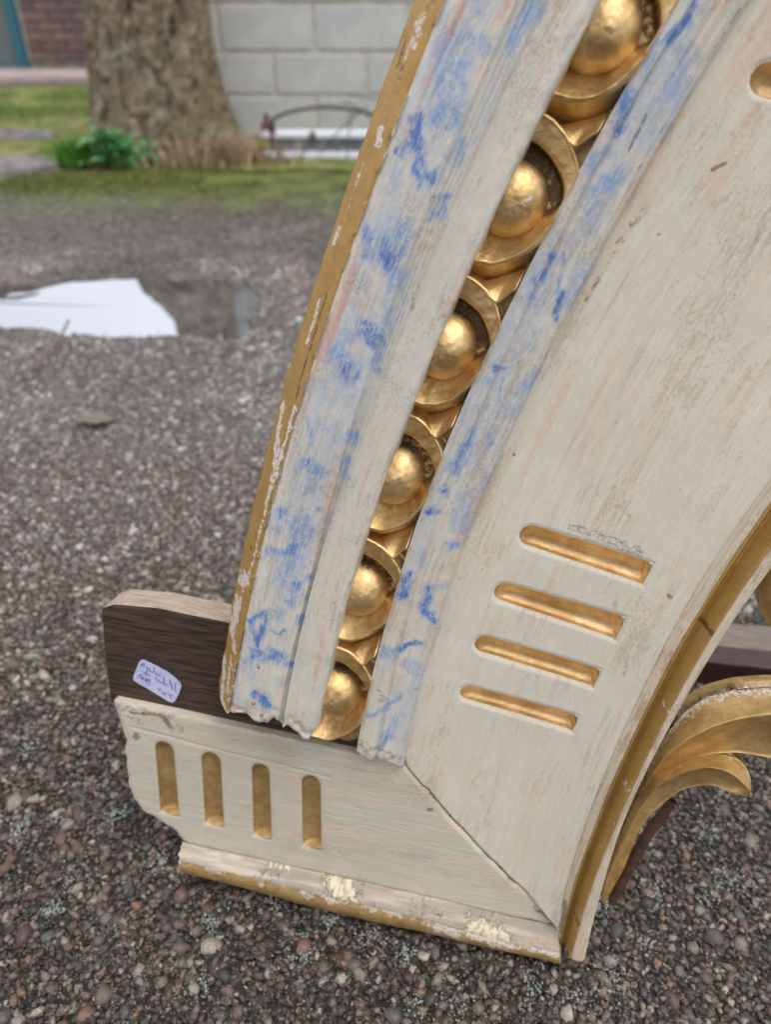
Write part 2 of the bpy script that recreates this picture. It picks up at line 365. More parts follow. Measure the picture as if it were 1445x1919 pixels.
def stroke_mask(SW, strokes, hh, dim=1.):
    out = np.zeros(len(SW))
    for st_ in strokes:
        pts, r, a = st_
        q = px2sw(pts, hh); d0 = rays([pts[0]])[0]; depth = ((C0 - CAMO) @ NV + hh) / (d0 @ NV)
        rm = (r * 1.25 + 1.2) * depth          # one pixel at unit ray length is depth metres / pixel
        lo, hi = q.min(0) - rm * 1.6, q.max(0) + rm * 1.6
        idx = np.nonzero((SW[:, 0] > lo[0]) & (SW[:, 0] < hi[0]) & (SW[:, 1] > lo[1]) & (SW[:, 1] < hi[1]))[0]
        if len(idx) == 0: continue
        P = SW[idx]; P = P + np.stack([vn(P[:, 0] * 260, P[:, 1] * 260, 0, 3), vn(P[:, 0] * 260, P[:, 1] * 260, 0, 9)], 1) * min(rm * .55, .0020) + np.stack([vn(P[:, 0] * 620, P[:, 1] * 620, 0, 13), vn(P[:, 0] * 620, P[:, 1] * 620, 0, 19)], 1) * min(rm * .3, .0010)
        d = np.full(len(idx), 1e9)
        for i in range(max(1, len(q) - 1)):
            A = q[i]; Bv = q[min(i + 1, len(q) - 1)] - A; t = np.clip(((P - A) @ Bv) / max(Bv @ Bv, 1e-12), 0, 1)
            d = np.minimum(d, np.linalg.norm(P - A - t[:, None] * Bv, axis=1))
        v = a * dim * sst(1.55, .25, d / rm); out[idx] = 1 - (1 - out[idx]) * (1 - v)
    return out

BLUE_L = [([(850,110),(835,215)],28,.65),([(952,85),(1000,10)],15,.6),([(870,60),(915,90)],12,.5),([(820,40),(790,200)],40,.25),([(915,0),(900,10)],20,.5),
([(785,226)],12,1),([(774,242),(750,288)],9,.95),([(782,264)],14,1),([(777,269),(790,321)],11,.9),([(812,332)],14,.9),([(788,332),(786,353)],4,.8),([(736,326),(747,343),(723,364)],6,.45),
([(865,270),(850,300)],13,.6),([(831,370),(825,405)],8,.8),([(815,370),(804,410)],5,.5),([(722,416),(733,451)],35,.35),([(723,473)],24,.9),([(733,500)],18,.8),([(690,432),(687,481)],7,.8),
([(750,424),(760,451)],14,.4),([(766,513),(739,532),(722,603)],9,.55),([(690,530),(689,554)],5,.5),([(689,614)],18,1),([(701,635)],12,1),([(668,627)],20,.5),([(641,625)],16,.35),([(712,640),(701,695)],8,.55),
([(655,694)],22,.9),([(637,660)],16,.5),([(628,668)],18,.4),([(690,300),(745,190)],10,.15),([(663,821)],13,.6),([(619,808)],22,.4),([(579,786),(584,830)],5,.6),([(575,866),(606,883)],9,.75),([(593,905)],14,.45),([(646,861),(643,890)],8,.5),
([(600,740),(640,730)],26,.3),([(526,959)],13,.85),([(517,985)],10,.65),([(566,990)],26,.6),([(610,972)],8,.6),([(597,954)],6,.9),([(504,1034),(548,1025)],9,.75),([(562,1030),(540,1078)],20,.55),([(581,1083)],7,.75),
([(557,1087),(548,1131)],7,.8),([(562,1162)],7,.75),([(570,1118)],6,.65),([(570,880),(575,1000)],16,.25),([(468,1164),(496,1144),(501,1164)],4,.8),([(468,1164),(484,1192)],4,.65),([(521,1153)],12,.75),([(513,1181),(524,1188),(535,1178)],4,.85),
([(498,1170),(482,1206)],5,.95),([(476,1223),(527,1229)],12,.9),([(459,1237)],10,.65),([(541,1246)],9,.65),([(465,1260)],16,.3),([(484,1302),(501,1316)],9,.95),([(493,1308)],14,.5),([(527,1277)],8,.3),([(465,1192)],12,.35),([(484,1150)],10,.3),([(530,1120),(520,1085)],14,.3)]
BLUE_R = [([(1285,33)],10,.8),([(1303,7),(1288,40),(1248,80)],6,.85),([(1233,88),(1204,153)],9,.55),([(1179,182),(1157,241)],13,.85),([(1285,106),(1263,164)],20,.5),([(1237,197),(1212,255)],22,.4),([(1299,146),(1248,255)],7,.4),
([(1135,285),(1106,310)],15,.65),([(1128,336),(1106,369)],9,.6),([(1160,328),(1098,434)],15,.55),([(1033,485),(1007,529)],12,.85),([(1056,474),(1055,496)],3,.95),([(1095,500),(1069,566)],14,.55),([(1053,547),(1040,598)],4.5,1),([(1053,518),(1042,547)],3,.85),([(1007,569)],12,.6),
([(936,691)],10,1),([(913,712)],9,.6),([(998,558)],14,.6),([(1000,627),(992,655)],7,.6),([(1010,703),(975,738)],10,.5),([(944,709),(934,748),(944,765)],2.5,.7),([(960,770)],18,.4),
([(883,807),(850,880)],11,.75),([(832,917)],8,.95),([(813,953)],10,1),([(868,939),(864,986)],14,.55),([(850,1023)],11,.75),([(915,807),(923,833)],4,.6),([(923,888),(897,935)],14,.4),([(795,1030),(788,1052)],7,.5),
([(766,1070),(758,1110)],9,1),([(806,1103),(795,1147),(813,1165)],8,.95),([(828,1099)],8,.6),([(726,1220)],13,.75),([(748,1216),(762,1205),(788,1207)],4.5,1),([(766,1245),(784,1264)],12,.6),([(693,1340),(722,1326),(748,1306)],4,.65),
([(777,1295)],4,.8),([(751,1340),(733,1377)],11,.5),([(726,1370),(707,1410)],5,.75),([(740,1385)],10,.3)]
CHIP_L = [([(714,242),(711,272)],5,1),([(669,328)],4,1),([(522,760),(518,850)],6,.8),([(524,840),(516,900)],7,.75),([(632,430),(618,455)],4,.9),([(600,560),(575,640)],3,.8),([(560,760),(500,960)],3.5,.75),([(498,970),(470,1080)],3,.6),
([(445,1095),(462,1080)],10,.7),([(437,1130),(428,1190)],9,.75),([(455,1110),(440,1200)],5,.5),([(444,1210)],6,.9),([(414,1250),(412,1320)],7,.8),([(430,1325),(445,1335)],10,.9),([(435,1230),(430,1290)],4,.6),([(790,40),(775,90)],12,.65),([(760,100),(745,150)],4,.5),
([(680,300),(640,420)],1.5,.6),([(815,372)],6,.5),([(778,640)],4,.8),([(784,530),(770,580)],3,.6)]
DARK_L = [([(620,540),(560,740)],2.0,.9),([(560,740),(520,880)],1.6,.7),([(752,110),(738,170)],4,.5),([(754,125)],4,1),([(750,145)],3,.9),([(752,95)],2.5,.9),([(690,617)],2.5,.9),([(770,20),(740,120)],3,.8),([(800,20),(815,0)],6,.6),([(657,386)],1.5,1),([(654,424)],1.5,1),([(628,480)],2.5,.7),([(471,1026)],3.5,.9),
([(494,926)],1.8,1),([(500,700),(540,560)],1,.3),([(597,1056),(560,1190)],1.2,.7),([(491,1339)],3,1),([(499,1331)],2,.6)]

# ---- left marbled moulding: sections B0..B1 (bronze painted edge), B1..G..R..B4 (marbled band and cream fillet)
def strip(name, mat, secs, sfun, s0fun, n_s, hf, parent, uvoff=0., blue=None, chip=None, dark=None, hh=.03, extra=None):
    """secs: list of (Wa, Wb, n) ; hf(q, x, s, w) gives height; q = section number"""
    qs = np.concatenate([np.linspace(i, i + 1, n, endpoint=(i == len(secs) - 1)) for i, (_, _, n) in enumerate(secs)])
    qi = np.minimum(qs.astype(int), len(secs) - 1); qx = qs - qi
    t = np.linspace(0, 1, n_s)[:, None]
    s = np.zeros((n_s, len(qs))); w_ = np.zeros_like(s); s[:] = .25
    for it in range(5):
        for i, (a, b, _) in enumerate(secs):
            j = qi == i; wa, wb = a(s[:, j]), b(s[:, j]); w_[:, j] = wa + (wb - wa) * qx[j]
        s0 = s0fun(w_[0]); s = s0[None] * (1 - t) + sfun * t
    hgt = hf(qi[None] + 0 * s, qx[None] + 0 * s, s, w_)
    uvp = sw2uv(s, w_)
    if extra is not None: uvp, hgt = extra(uvp, hgt, s, w_)
    P = np.concatenate([uvp, hgt[..., None]], -1)
    SW = np.stack([s, w_], -1).reshape(-1, 2)
    at = {}
    at['blue'] = stroke_mask(SW, blue, hh) if blue else np.zeros(len(SW))
    at['field'] = np.full(len(SW), 1. if (name != 'mar') else 0.)
    if name == 'mar': at['field'] = (1 - .8 * (qs >= 2.0))[None].repeat(n_s, 0).ravel()
    at['chip'] = stroke_mask(SW, chip, hh) if chip else np.zeros(len(SW))
    at['dark'] = stroke_mask(SW, dark, hh, .72) if dark else np.zeros(len(SW))
    return P, SW, at, (s, w_)
def finish(name, mat, P, SW, at, parent, endcap=None, walls=()):
    nr, nc, _ = P.shape; V = P.reshape(-1, 3); F = grid_faces(nr, nc); uvm = SW[:, ::-1]
    # side walls and lower end cap, pushed back to height hz
    def skirt(idx, hz, n=4, rough=0., mode='n'):
        nonlocal V, F, uvm
        b = V[idx]; k0 = len(V); rows = [idx]
        for r in range(1, n + 1):
            f = r / n; q = b.copy(); q[:, 2] = b[:, 2] * (1 - f) + hz * f
            if rough:
                q[:, 1] += (vn(q[:, 0] * 180, q[:, 2] * 260, 0, 5) + .6 * vn(q[:, 0] * 500, q[:, 2] * 500, 0, 6)) * rough
                q[:, 0] += vn(q[:, 0] * 200, q[:, 2] * 300, 0, 8) * rough * .3
            rows.append(np.arange(len(b)) + len(V)); V = np.concatenate([V, q]); uvm = np.concatenate([uvm, uvm[idx] + f * .004])
            for kk in at: at[kk] = np.concatenate([at[kk], at[kk][idx] if mode == 'n' else np.full(len(idx), .8 if kk == 'chip' else 0.)])
        fs = []
        for r in range(n): fs.append(np.stack([rows[r][:-1], rows[r + 1][:-1], rows[r + 1][1:], rows[r][1:]], 1))
        F = np.concatenate([F] + fs)
    ix = np.arange(nr * nc).reshape(nr, nc)
    for side, hz in walls:
        skirt(ix[:, 0] if side == 'L' else ix[:, -1], hz)
    if endcap is not None: skirt(ix[0], endcap, 6, .0016, 'e')
    return mesh_obj(name, V, F, mat, parent, True, uvm, at)

wk = lambda k: (lambda s: W(k, s))
def h_edge(q, x, s, w_):
    h = .011 + (.0335 - .011) * (1 - (1 - x) ** 1.25)
    h = h + .0006 * fbm(s * 60, w_ * 60, 0, 3, 21) - .0012 * np.exp(-((x - 1) / .06) ** 2) * (vn(s * 120, 0, 0, 4) > .1)
    return h
ragged = lambda amp, f, seed: (lambda uvp, hgt, s, w_: (uvp, hgt))
def edge_extra(uvp, hgt, s, w_):
    wob = (fbm(s * 150, 0 * s, 0, 4, 31)) * .0009
    x0 = np.zeros(s.shape[1]); x0[0] = 1; x0[1] = .7; x0[2] = .4
    uvp = uvp.copy(); uvp[..., 0] += wob * x0[None]; return uvp, hgt
ns = 620
P, SW, at, _ = strip('edge', None, [(wk('B0'), wk('B1'), 22)], S_TOP, SB, ns, h_edge, frame, chip=CHIP_L, dark=DARK_L, hh=.024, extra=edge_extra)
_x = np.tile(np.linspace(0, 1, 22), ns); _s, _w = SW[:, 0], SW[:, 1]
at['chip'] = np.maximum(at['chip'], .52 * np.exp(-((1 - _x) / .10) ** 2) * (.35 + .55 * vn(_s * 45, 0, 0, 33)) + .50 * np.exp(-(_x / .07) ** 2) * (.4 + .5 * vn(_s * 60, 0, 0, 34)))
at['chip'] = np.maximum(at['chip'], .52 * sst(.10, .02, _s - .215) * (.5 + .6 * vn(_s * 80, _w * 160, 0, 35)))
finish('bronze_painted_edge', MAT['ochre'], P, SW, at, frame, 0.0, [('L', -.02)])
def h_mar(q, x, s, w_):
    g = lambda c, a, ww: a * np.exp(-((w_ - c) / ww) ** 2)
    h = np.where(q == 0, .0337 - .0018 * sst(.12, 0, x) + .0012 * np.sin(np.clip(x, 0, 1) * math.pi), 0.)
    h = np.where(q == 1, .0337 - .0014 * sst(0, .10, x) - .0006 * sst(.3, .6, x) + .0006 * np.sin(x * 26) * sst(0, .2, x) * sst(1, .8, x) + .0014 * sst(.82, 1, x), h)
    h = np.where(q == 2, .0330 + .0014 * np.exp(-(x / .05) ** 2) - .0012 * sst(0, .14, x) - .0004 * x + .0003 * np.sin(x * 9), h)
    h = h - .0022 * sst(.93, 1, x) * (q == 2) * (.5 + .5 * vn(s * 150, 0, 0, 12))
    h = h + .00035 * vn(s * 25, w_ * 500, 0, 14) * (q < 2) + .0003 * fbm(s * 90, w_ * 160, 0, 3, 16)
    h = h - .0022 * sst(.014, 0, s - SB(w_)) * (.6 + .5 * vn(s * 220, w_ * 220, 0, 19))
    return h
P, SW, at, _ = strip('mar', None, [(wk('B1'), wk('G'), 74), (wk('G'), wk('R'), 26), (wk('R'), wk('B4'), 40)], S_TOP, SB, ns, h_mar, frame, blue=BLUE_L, chip=CHIP_L, dark=DARK_L, hh=.033)
at['chip'] = np.maximum(at['chip'], .75 * sst(.004, 0, SW[:, 0] - SB(SW[:, 1])))
finish('marbled_band', MAT['blue'], P, SW, at, frame, 0.0, [('R', .000)])
# ---- inner marbled band B5..B7
def h_in(q, x, s, w_):
    h = np.where(q == 0, .0125 + .0012 * np.sin(x * math.pi) - .0018 * sst(.8, 1, x), .0122 - .0018 * sst(.12, 0, x) - .0065 * x ** 1.6 - .0035 * sst(.93, 1, x))
    h = h + .00045 * vn(s * 22, w_ * 420, 0, 24) + .0003 * fbm(s * 90, w_ * 160, 0, 3, 26) - .0005 * np.exp(-((x - .45) / .04) ** 2) * (q == 1)
    return h - .0016 * sst(.012, 0, s - SBR(w_)) * (.6 + .5 * vn(s * 220, w_ * 220, 0, 19))
DARK_R = [([(1212,215),(1190,260),(1176,290)],3,.8),([(1300,130),(1260,200)],3,.6),([(1330,110),(1390,15)],1.5,.8),([(1250,230),(1180,350)],1.5,.7),([(1160,400),(1110,500)],1.3,.6),([(990,735),(930,860)],1.2,.5),([(1110,300),(1060,400)],1.2,.5),([(1020,480),(965,580)],1.2,.5)]
CHIP_R = [([(700,1400),(745,1425)],8,.7),([(713,1290),(718,1310)],5,.7),([(985,640),(975,690)],7,.35),([(1150,250)],7,.5),([(675,1385),(700,1410)],7,.8)]
P, SW, at, _ = strip('inner', None, [(wk('B5'), wk('B6'), 30), (wk('B6'), wk('B7'), 40)], S_TOP, SBR, ns, h_in, frame, blue=BLUE_R, chip=CHIP_R, dark=DARK_R, hh=.010)
at['chip'] = np.maximum(at['chip'], .75 * sst(.004, 0, SW[:, 0] - SBR(SW[:, 1])))
ib = finish('marbled_band', MAT['blue'], P, SW, at, frame, -.001, [('L', .000), ('R', -.001)])

# ---- egg and dart channel
W0 = lambda s: W('B4', s) - .006
def h_ch(q, x, s, w_): return -.0030 + .0004 * fbm(s * 120, w_ * 120, 0, 3, 40)
P, SW, at, _ = strip('ch', None, [(W0, wk('B5'), 24)], S_TOP, SBR, 400, h_ch, frame, hh=.004)
channel = finish('egg_moulding', MAT['gold'], P, SW, at, frame, -.006, [])
egg_px = [(632,1302),(688,1110),(750,892),(850,648),(985,358),(1150,30)]
s_egg = [px2sw([p], .016)[0, 0] for p in egg_px]
sp = float(np.mean(np.diff(s_egg))); s_egg = list(np.polyval(np.polyfit(range(6), s_egg, 1), range(7)))
CHAN = .032
def wmap(s, wl): return W('B4', s) + wl * (W('B5', s) - W('B4', s)) / CHAN
KLO = np.array([(13, 13, -.001), (20, 18, .0010), (28, 29.5, .0085), (31.2, 35.3, .0158), (32, 36.6, .0172), (33.4, 38.8, .0160), (40, 47, -.0010)])
KUP = np.array([(13, 13, -.002), (33.4, 25.6, -.002), (34.0, 26.2, .0118), (39.2, 37.4, .0136), (40, 38.6, .0146), (40.7, 39.8, .0135), (41.8, 41.5, -.0010)])
for i, se in enumerate(s_egg):
    na = 110; an = np.linspace(-math.pi * .60, math.pi * .60, na)[None]
    up = sst(-.30, .30, an)[..., None] * 1.0
    Kx = KLO[:, None, :] * (1 - up) + KUP[:, None, :] * up                     # (key, angle, (a, b, h))
    nk = 9; idx = np.linspace(0, 6, 6 * nk + 1); k0 = np.minimum(idx.astype(int), 5); f = (idx - k0)[:, None, None]
    f2 = f ** 1.0; G = Kx[k0] * (1 - f2) + Kx[k0 + 1] * f2
    for _ in range(3): G[1:-1] = (G[:-2] + 2 * G[1:-1] + G[2:]) / 4
    rg_ = np.random.default_rng(50 + i); wob = 1 + .018 * vn(an * 2.2 + i * 7, 0, 0, 50) + .008 * vn(an * 7 + i * 3, 0, 0, 51)
    rad_ = 1 / np.sqrt((np.cos(an) / G[..., 0]) ** 2 + (np.abs(np.sin(an)) / G[..., 1]) ** 2) * wob / 1000
    wl = rad_ * np.cos(an); ds = -.003 + rad_ * np.sin(an); s = se + ds
    hgt = G[..., 2] + (.0006 * fbm(s * 110, wl * 110, 0, 4, 60) + .0003 * vn(s * 300, wl * 300, 0, 61)) * sst(.003, .006, G[..., 2])
    wl = np.minimum(wl, CHAN + .0006); w_ = wmap(s, wl); hgt = np.where(s < SBR(w_), -.001, hgt); s = np.maximum(s, SBR(w_))
    P = np.concatenate([sw2uv(s, w_), hgt[..., None]], -1).reshape(-1, 3); kk_ = idx[:, None] + 0 * an
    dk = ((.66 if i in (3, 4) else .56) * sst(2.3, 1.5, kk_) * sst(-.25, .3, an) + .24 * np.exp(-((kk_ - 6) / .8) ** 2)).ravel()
    chip = ((.40 * np.exp(-((kk_ - 4) / .35) ** 2) * (.6 + .5 * vn(an * 6, i, 0, 3)))).ravel()
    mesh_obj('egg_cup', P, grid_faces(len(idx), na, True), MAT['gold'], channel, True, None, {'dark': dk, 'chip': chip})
    # the egg
    nr_, na = 40, 72
    th_ = np.linspace(0.001, math.pi * .56, nr_)[:, None]; an = np.linspace(0, 2 * math.pi, na)[None]
    rw, rs_, rh = .0222 * rg_.uniform(.97, 1.03), .0200 * rg_.uniform(.97, 1.03), .0195 * rg_.uniform(.95, 1.03)
    dw = rw * np.sin(th_) * np.cos(an); ds = rs_ * np.sin(th_) * np.sin(an); hh = .0025 + rh * np.cos(th_) ** .92 if False else .0025 + rh * np.cos(th_)
    hh = hh + .0008 * fbm(dw * 90 + i, ds * 90, 0, 4, 70) + .0002 * vn(dw * 400 + i, ds * 400, 0, 71)
    s = se - .005 + ds; wl = .0038 + dw; w_ = wmap(s, np.maximum(wl, -.006)); wl = wl + 0 * s
    P = np.concatenate([sw2uv(s, w_), (hh + 0 * s)[..., None]], -1).reshape(-1, 3)
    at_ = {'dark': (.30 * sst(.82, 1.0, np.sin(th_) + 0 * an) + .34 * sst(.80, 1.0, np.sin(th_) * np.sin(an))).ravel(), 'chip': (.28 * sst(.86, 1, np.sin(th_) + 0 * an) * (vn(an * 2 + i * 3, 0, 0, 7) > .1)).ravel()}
    if i == 4: at_['chip'] = (np.exp(-(((wl - .0140) / .0021) ** 2 + ((ds - wl * .6 + .006) / .0030) ** 2)) * 1.1).ravel()
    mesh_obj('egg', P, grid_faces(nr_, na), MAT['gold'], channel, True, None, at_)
    # dart between this cup and the one above
    if True:
        sc = se + sp - .003                        # centre of the cup above
        n1, n2 = 44, 44
        a = np.linspace(-1, 1, n1)[:, None]; b = np.linspace(0, 1, n2)[None]; wl = b * .0315
        s_hi = sc - .049 + .020 * b ** 1.5; s_lo = sc - .054 - .007 * sst(0, .72, b) + .016 * sst(.72, 1, b)
        s = s_lo + (s_hi - s_lo) * (a + 1) / 2
        rpos = .55 - 1.15 * b
        ridge = np.where(a > rpos, (1 - a) / (1 - rpos), (1 + a) / (1 + rpos))
        hh = .0035 + (.0035 + .0105 * b ** .6) * ridge ** .95 + .0012 * np.exp(-((a + .70) / .16) ** 2) * b
        hh = np.where((b > .99) | (np.abs(a) > .97), -.001, hh) + .0005 * fbm(s * 140, wl * 140, 0, 4, 80)
        w_ = wmap(s, wl)
        P = np.concatenate([sw2uv(s, w_ + 0 * s), (hh + 0 * s)[..., None]], -1).reshape(-1, 3)
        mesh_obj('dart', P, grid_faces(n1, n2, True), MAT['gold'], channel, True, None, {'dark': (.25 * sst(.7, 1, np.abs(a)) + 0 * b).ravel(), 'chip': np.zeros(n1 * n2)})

# ---- flat plates cut from a fine grid, edges snapped to the outline
def poly_sdf(P, poly):
    poly = np.asarray(poly, float); n = len(poly); d = np.full(len(P), 1e9); ins = np.zeros(len(P), bool); grad = np.zeros_like(P)
    for i in range(n):
        A = poly[i]; Bv = poly[(i + 1) % n] - A; t = np.clip(((P - A) @ Bv) / max(Bv @ Bv, 1e-12), 0, 1)
        q = A + t[:, None] * Bv; e = P - q; dd = np.linalg.norm(e, axis=1); m = dd < d; d[m] = dd[m]; grad[m] = q[m]
        A2 = poly[(i + 1) % n]; c = (A[1] > P[:, 1]) != (A2[1] > P[:, 1])
        xi = A[0] + (P[:, 1] - A[1]) * (A2[0] - A[0]) / (A2[1] - A[1] + 1e-15); ins ^= c & (P[:, 0] < xi)
    return np.where(ins, -d, d), grad
def flute_frame(f):
    """f: (a, b, r): centre line from the rounded end a to the square end b, half width r"""
    a, b, r0, r1 = f; a = np.array(a); b = np.array(b); d = b - a; Ln = np.linalg.norm(d); d = d / Ln; nn = np.array([-d[1], d[0]]); return a, d, nn, Ln, r0, r1
def flute_sdf(P, f):
    a, d, nn, Ln, r0, r1 = flute_frame(f); q = P - a; x = q @ d; y = q @ nn; r = r0 + (r1 - r0) * np.clip(x / Ln, 0, 1)
    d1 = np.where(x < r, np.hypot(np.minimum(x - r, 0), y) - r, np.abs(y) - r)
    dx = x - Ln + .0015 * (y / r) ** 2 * 0
    return np.maximum(d1, dx)
def plate(name, mat, poly, cell, flutes, hf, parent, uvf, back=-.018, chip=None, dark=None):
    poly = np.asarray(poly); lo, hi = poly.min(0) - cell, poly.max(0) + cell
    nx, ny = int((hi[0] - lo[0]) / cell) + 2, int((hi[1] - lo[1]) / cell) + 2
    gx, gy = np.meshgrid(lo[0] + np.arange(nx) * cell, lo[1] + np.arange(ny) * cell); P = np.stack([gx.ravel(), gy.ravel()], 1)
    F = grid_faces(ny, nx); cen = P[F].mean(1); keep = poly_sdf(cen, poly)[0] < 0
    for f in flutes: keep &= flute_sdf(cen, f) > 0
    F = F[keep]; used = np.unique(F); rm = -np.ones(len(P), int); rm[used] = np.arange(len(used)); F = rm[F]; P = P[used]
    E = np.concatenate([F[:, [0, 1]], F[:, [1, 2]], F[:, [2, 3]], F[:, [3, 0]]]); key = np.sort(E, 1); kk = key[:, 0] * len(P) + key[:, 1]
    _, inv, cnt = np.unique(kk, return_inverse=True, return_counts=True); bd = np.unique(E[cnt[inv] == 1])
    Q = P[bd]; sd, near = poly_sdf(Q, poly); best = np.abs(sd); tgt = near.copy()
    for f in flutes:
        q_ = Q.copy()
        for _ in range(3):
            fs = flute_sdf(q_, f); e = 1e-5
            g = np.stack([(flute_sdf(q_ + [e, 0], f) - fs) / e, (flute_sdf(q_ + [0, e], f) - fs) / e], 1); q_ = q_ - g * fs[:, None]
        dq = np.linalg.norm(q_ - Q, axis=1); mm = dq < best; best[mm] = dq[mm]; tgt[mm] = q_[mm]
    ok = best < cell * 1.5; Q[ok] = tgt[ok]; P[bd] = Q
    sdn = np.abs(poly_sdf(P, poly)[0]); hgt = hf(P, sdn)
    for f in flutes: hgt = hgt - .0007 * sst(.0022, 0, flute_sdf(P, f))
    V = np.concatenate([P, hgt[:, None]], 1)
    # rim walls
    E = np.concatenate([F[:, [0, 1]], F[:, [1, 2]], F[:, [2, 3]], F[:, [3, 0]]]); key = np.sort(E, 1); kk = key[:, 0] * len(P) + key[:, 1]
    _, inv, cnt = np.unique(kk, return_inverse=True, return_counts=True); Bd = E[cnt[inv] == 1]
    bv = np.unique(Bd); m2 = -np.ones(len(P), int); m2[bv] = np.arange(len(bv)) + len(V)
    Vb = V[bv].copy(); Vt_ = V[bv].copy(); Vb[:, 2] = back; m3 = m2 + len(bv)
    Fb = np.stack([m3[Bd[:, 1]], m3[Bd[:, 0]], m2[Bd[:, 0]], m2[Bd[:, 1]]], 1)
    uvm = uvf(P); uvm = np.concatenate([uvm, uvm[bv] + .003, uvm[bv]])
    SWp = uv2sw(np.concatenate([P, P[bv], P[bv]]))
    at = {'blue': np.zeros(len(SWp)), 'worn': stroke_mask(SWp, WORN, 0.), 'chip': stroke_mask(SWp, chip, 0.) if chip else np.zeros(len(SWp)), 'dark': stroke_mask(SWp, dark, 0.) if dark else np.zeros(len(SWp))}
    return mesh_obj(name, np.concatenate([V, Vb, Vt_]), np.concatenate([F, Fb]), mat, parent, True, uvm, at)
def flute_mesh(f, mat, parent, depth, hsurf, ramp_end=.004, skew=0.):
    a, d, nn, Ln, r0, r1 = flute_frame(f); nx, ny = 70, 22
    x = np.linspace(0, 1, nx)[:, None] * Ln; yy = np.linspace(-1, 1, ny)[None]
    r = r0 + (r1 - r0) * x / Ln; rx = np.where(x < r, np.sqrt(np.maximum(r ** 2 - (r - x) ** 2, 1e-12)), r)
    y = yy * (rx + .00035)
    prof = np.sqrt(np.maximum(1 - yy ** 2, 0)); en = np.minimum(np.sqrt(np.clip(x / (r * 1.1), 0, 1)), 1) * sst(Ln, Ln - ramp_end, x + .0022 * yy)
    p = a + x[..., None] * d + y[..., None] * nn
    h = hsurf(p.reshape(-1, 2)).reshape(nx, ny) - .0003 - depth * prof ** .78 * (1 + skew * yy) * en + .0003 * fbm(x * 90, y * 300, 0, 3, 90)
    h = np.where(np.abs(yy) > .999, hsurf(p.reshape(-1, 2)).reshape(nx, ny) - .0008, h)
    P = np.concatenate([p, h[..., None]], -1).reshape(-1, 3)
    at_ = {'chip': (.40 * sst(.82, 1, np.abs(yy)) + 0 * x).ravel() + (.25 * sst(Ln - .006, Ln, x) + 0 * yy).ravel(), 'dark': np.zeros(nx * ny)}
    return mesh_obj('flute', P, grid_faces(nx, ny, True), mat, parent, True, None, at_)
def mkflute(tl, bl, tr, br):
    """four photo corners: rounded end (one side, other side), square end (same order)"""
    q = pl([tl, bl, tr, br]); a = (q[0] + q[1]) / 2; b = (q[2] + q[3]) / 2
    return (a, b, np.linalg.norm(q[0] - q[1]) / 2, np.linalg.norm(q[2] - q[3]) / 2)
FU = [mkflute((982,981),(968,1019),(1222,1056),(1208,1099)), mkflute((933,1090),(921,1124),(1170,1157),(1157,1202)),
      mkflute((897,1190),(884,1221),(1126,1256),(1113,1291)), mkflute((868,1284),(858,1311),(1084,1343),(1074,1374))]
# next ones up, the first just inside the picture's right edge
d4 = [FU[0][i] - FU[1][i] for i in (0, 1)]
top_a = pl([(1421, 118), (1408, 160)]); 
FU.append((top_a.mean(0) + [-.001, 0], top_a.mean(0) + (FU[0][1] - FU[0][0]) * 1.0 + [.0, -.004], .0073, .0075))

# frieze outline
phL = np.linspace((uv2sw(pl([(761, 1438)]))[0, 0]) / RL, S_TOP / RL, 40)
fl_left = np.stack([CL[0] - BL['B7'](phL) * np.cos(phL), CL[1] + BL['B7'](phL) * np.sin(phL)], 1) + [-.003, 0]
d8 = PUV['B8'][0] - CR; ph8 = np.linspace(np.arctan2(d8[1], -d8[0]), np.arctan2(d8[1], -d8[0]) + .56, 46)
b8 = lambda ph: np.stack([CR[0] - BR['B8'](ph) * np.cos(ph), CR[1] + BR['B8'](ph) * np.sin(ph)], 1)
fl_right = b8(ph8)
mitre = pl([(761,1438),(775,1455),(790,1473),(800,1480),(822,1508),(845,1536),(866,1556),(889,1582),(912,1606),(930,1622),(956,1649),(985,1672),(1010,1696),(1030,1718),(1047,1737)])
mit_r = mitre + np.stack([0.0004 + .0004 * np.abs(vn(np.arange(15) * 1.7, 0, 0, 3)), 0.0004 + 0 * np.arange(15)], 1)
frieze_poly = np.concatenate([mit_r, fl_right[1:], fl_left[::-1][:-1]])
def dist_curve(P, C):
    d = np.full(len(P), 1e9)
    for i in range(len(C) - 1):
        A = C[i]; Bv = C[i + 1] - A; t = np.clip(((P - A) @ Bv) / (Bv @ Bv), 0, 1); d = np.minimum(d, np.linalg.norm(P - A - t[:, None] * Bv, axis=1))
    return d
def hf_frieze_raw(P):
    dr = dist_curve(P, fl_right[::3]); dl = dist_curve(P, fl_left[::3])
    return .0055 * sst(.035, 0, dr) - .0012 * sst(.0, .05, np.minimum(dr, dl)) + .00025 * fbm(P[:, 0] * 40, P[:, 1] * 40, 0, 3, 100)
def hf_frieze(P, sd):
    md = dist_curve(P, mitre)
    return hf_frieze_raw(P) - .0009 * sst(.0012, 0, md) - .0006 * sst(.0008, 0, sd)
uv_fr = lambda P: uv2sw(P)[:, ::-1]
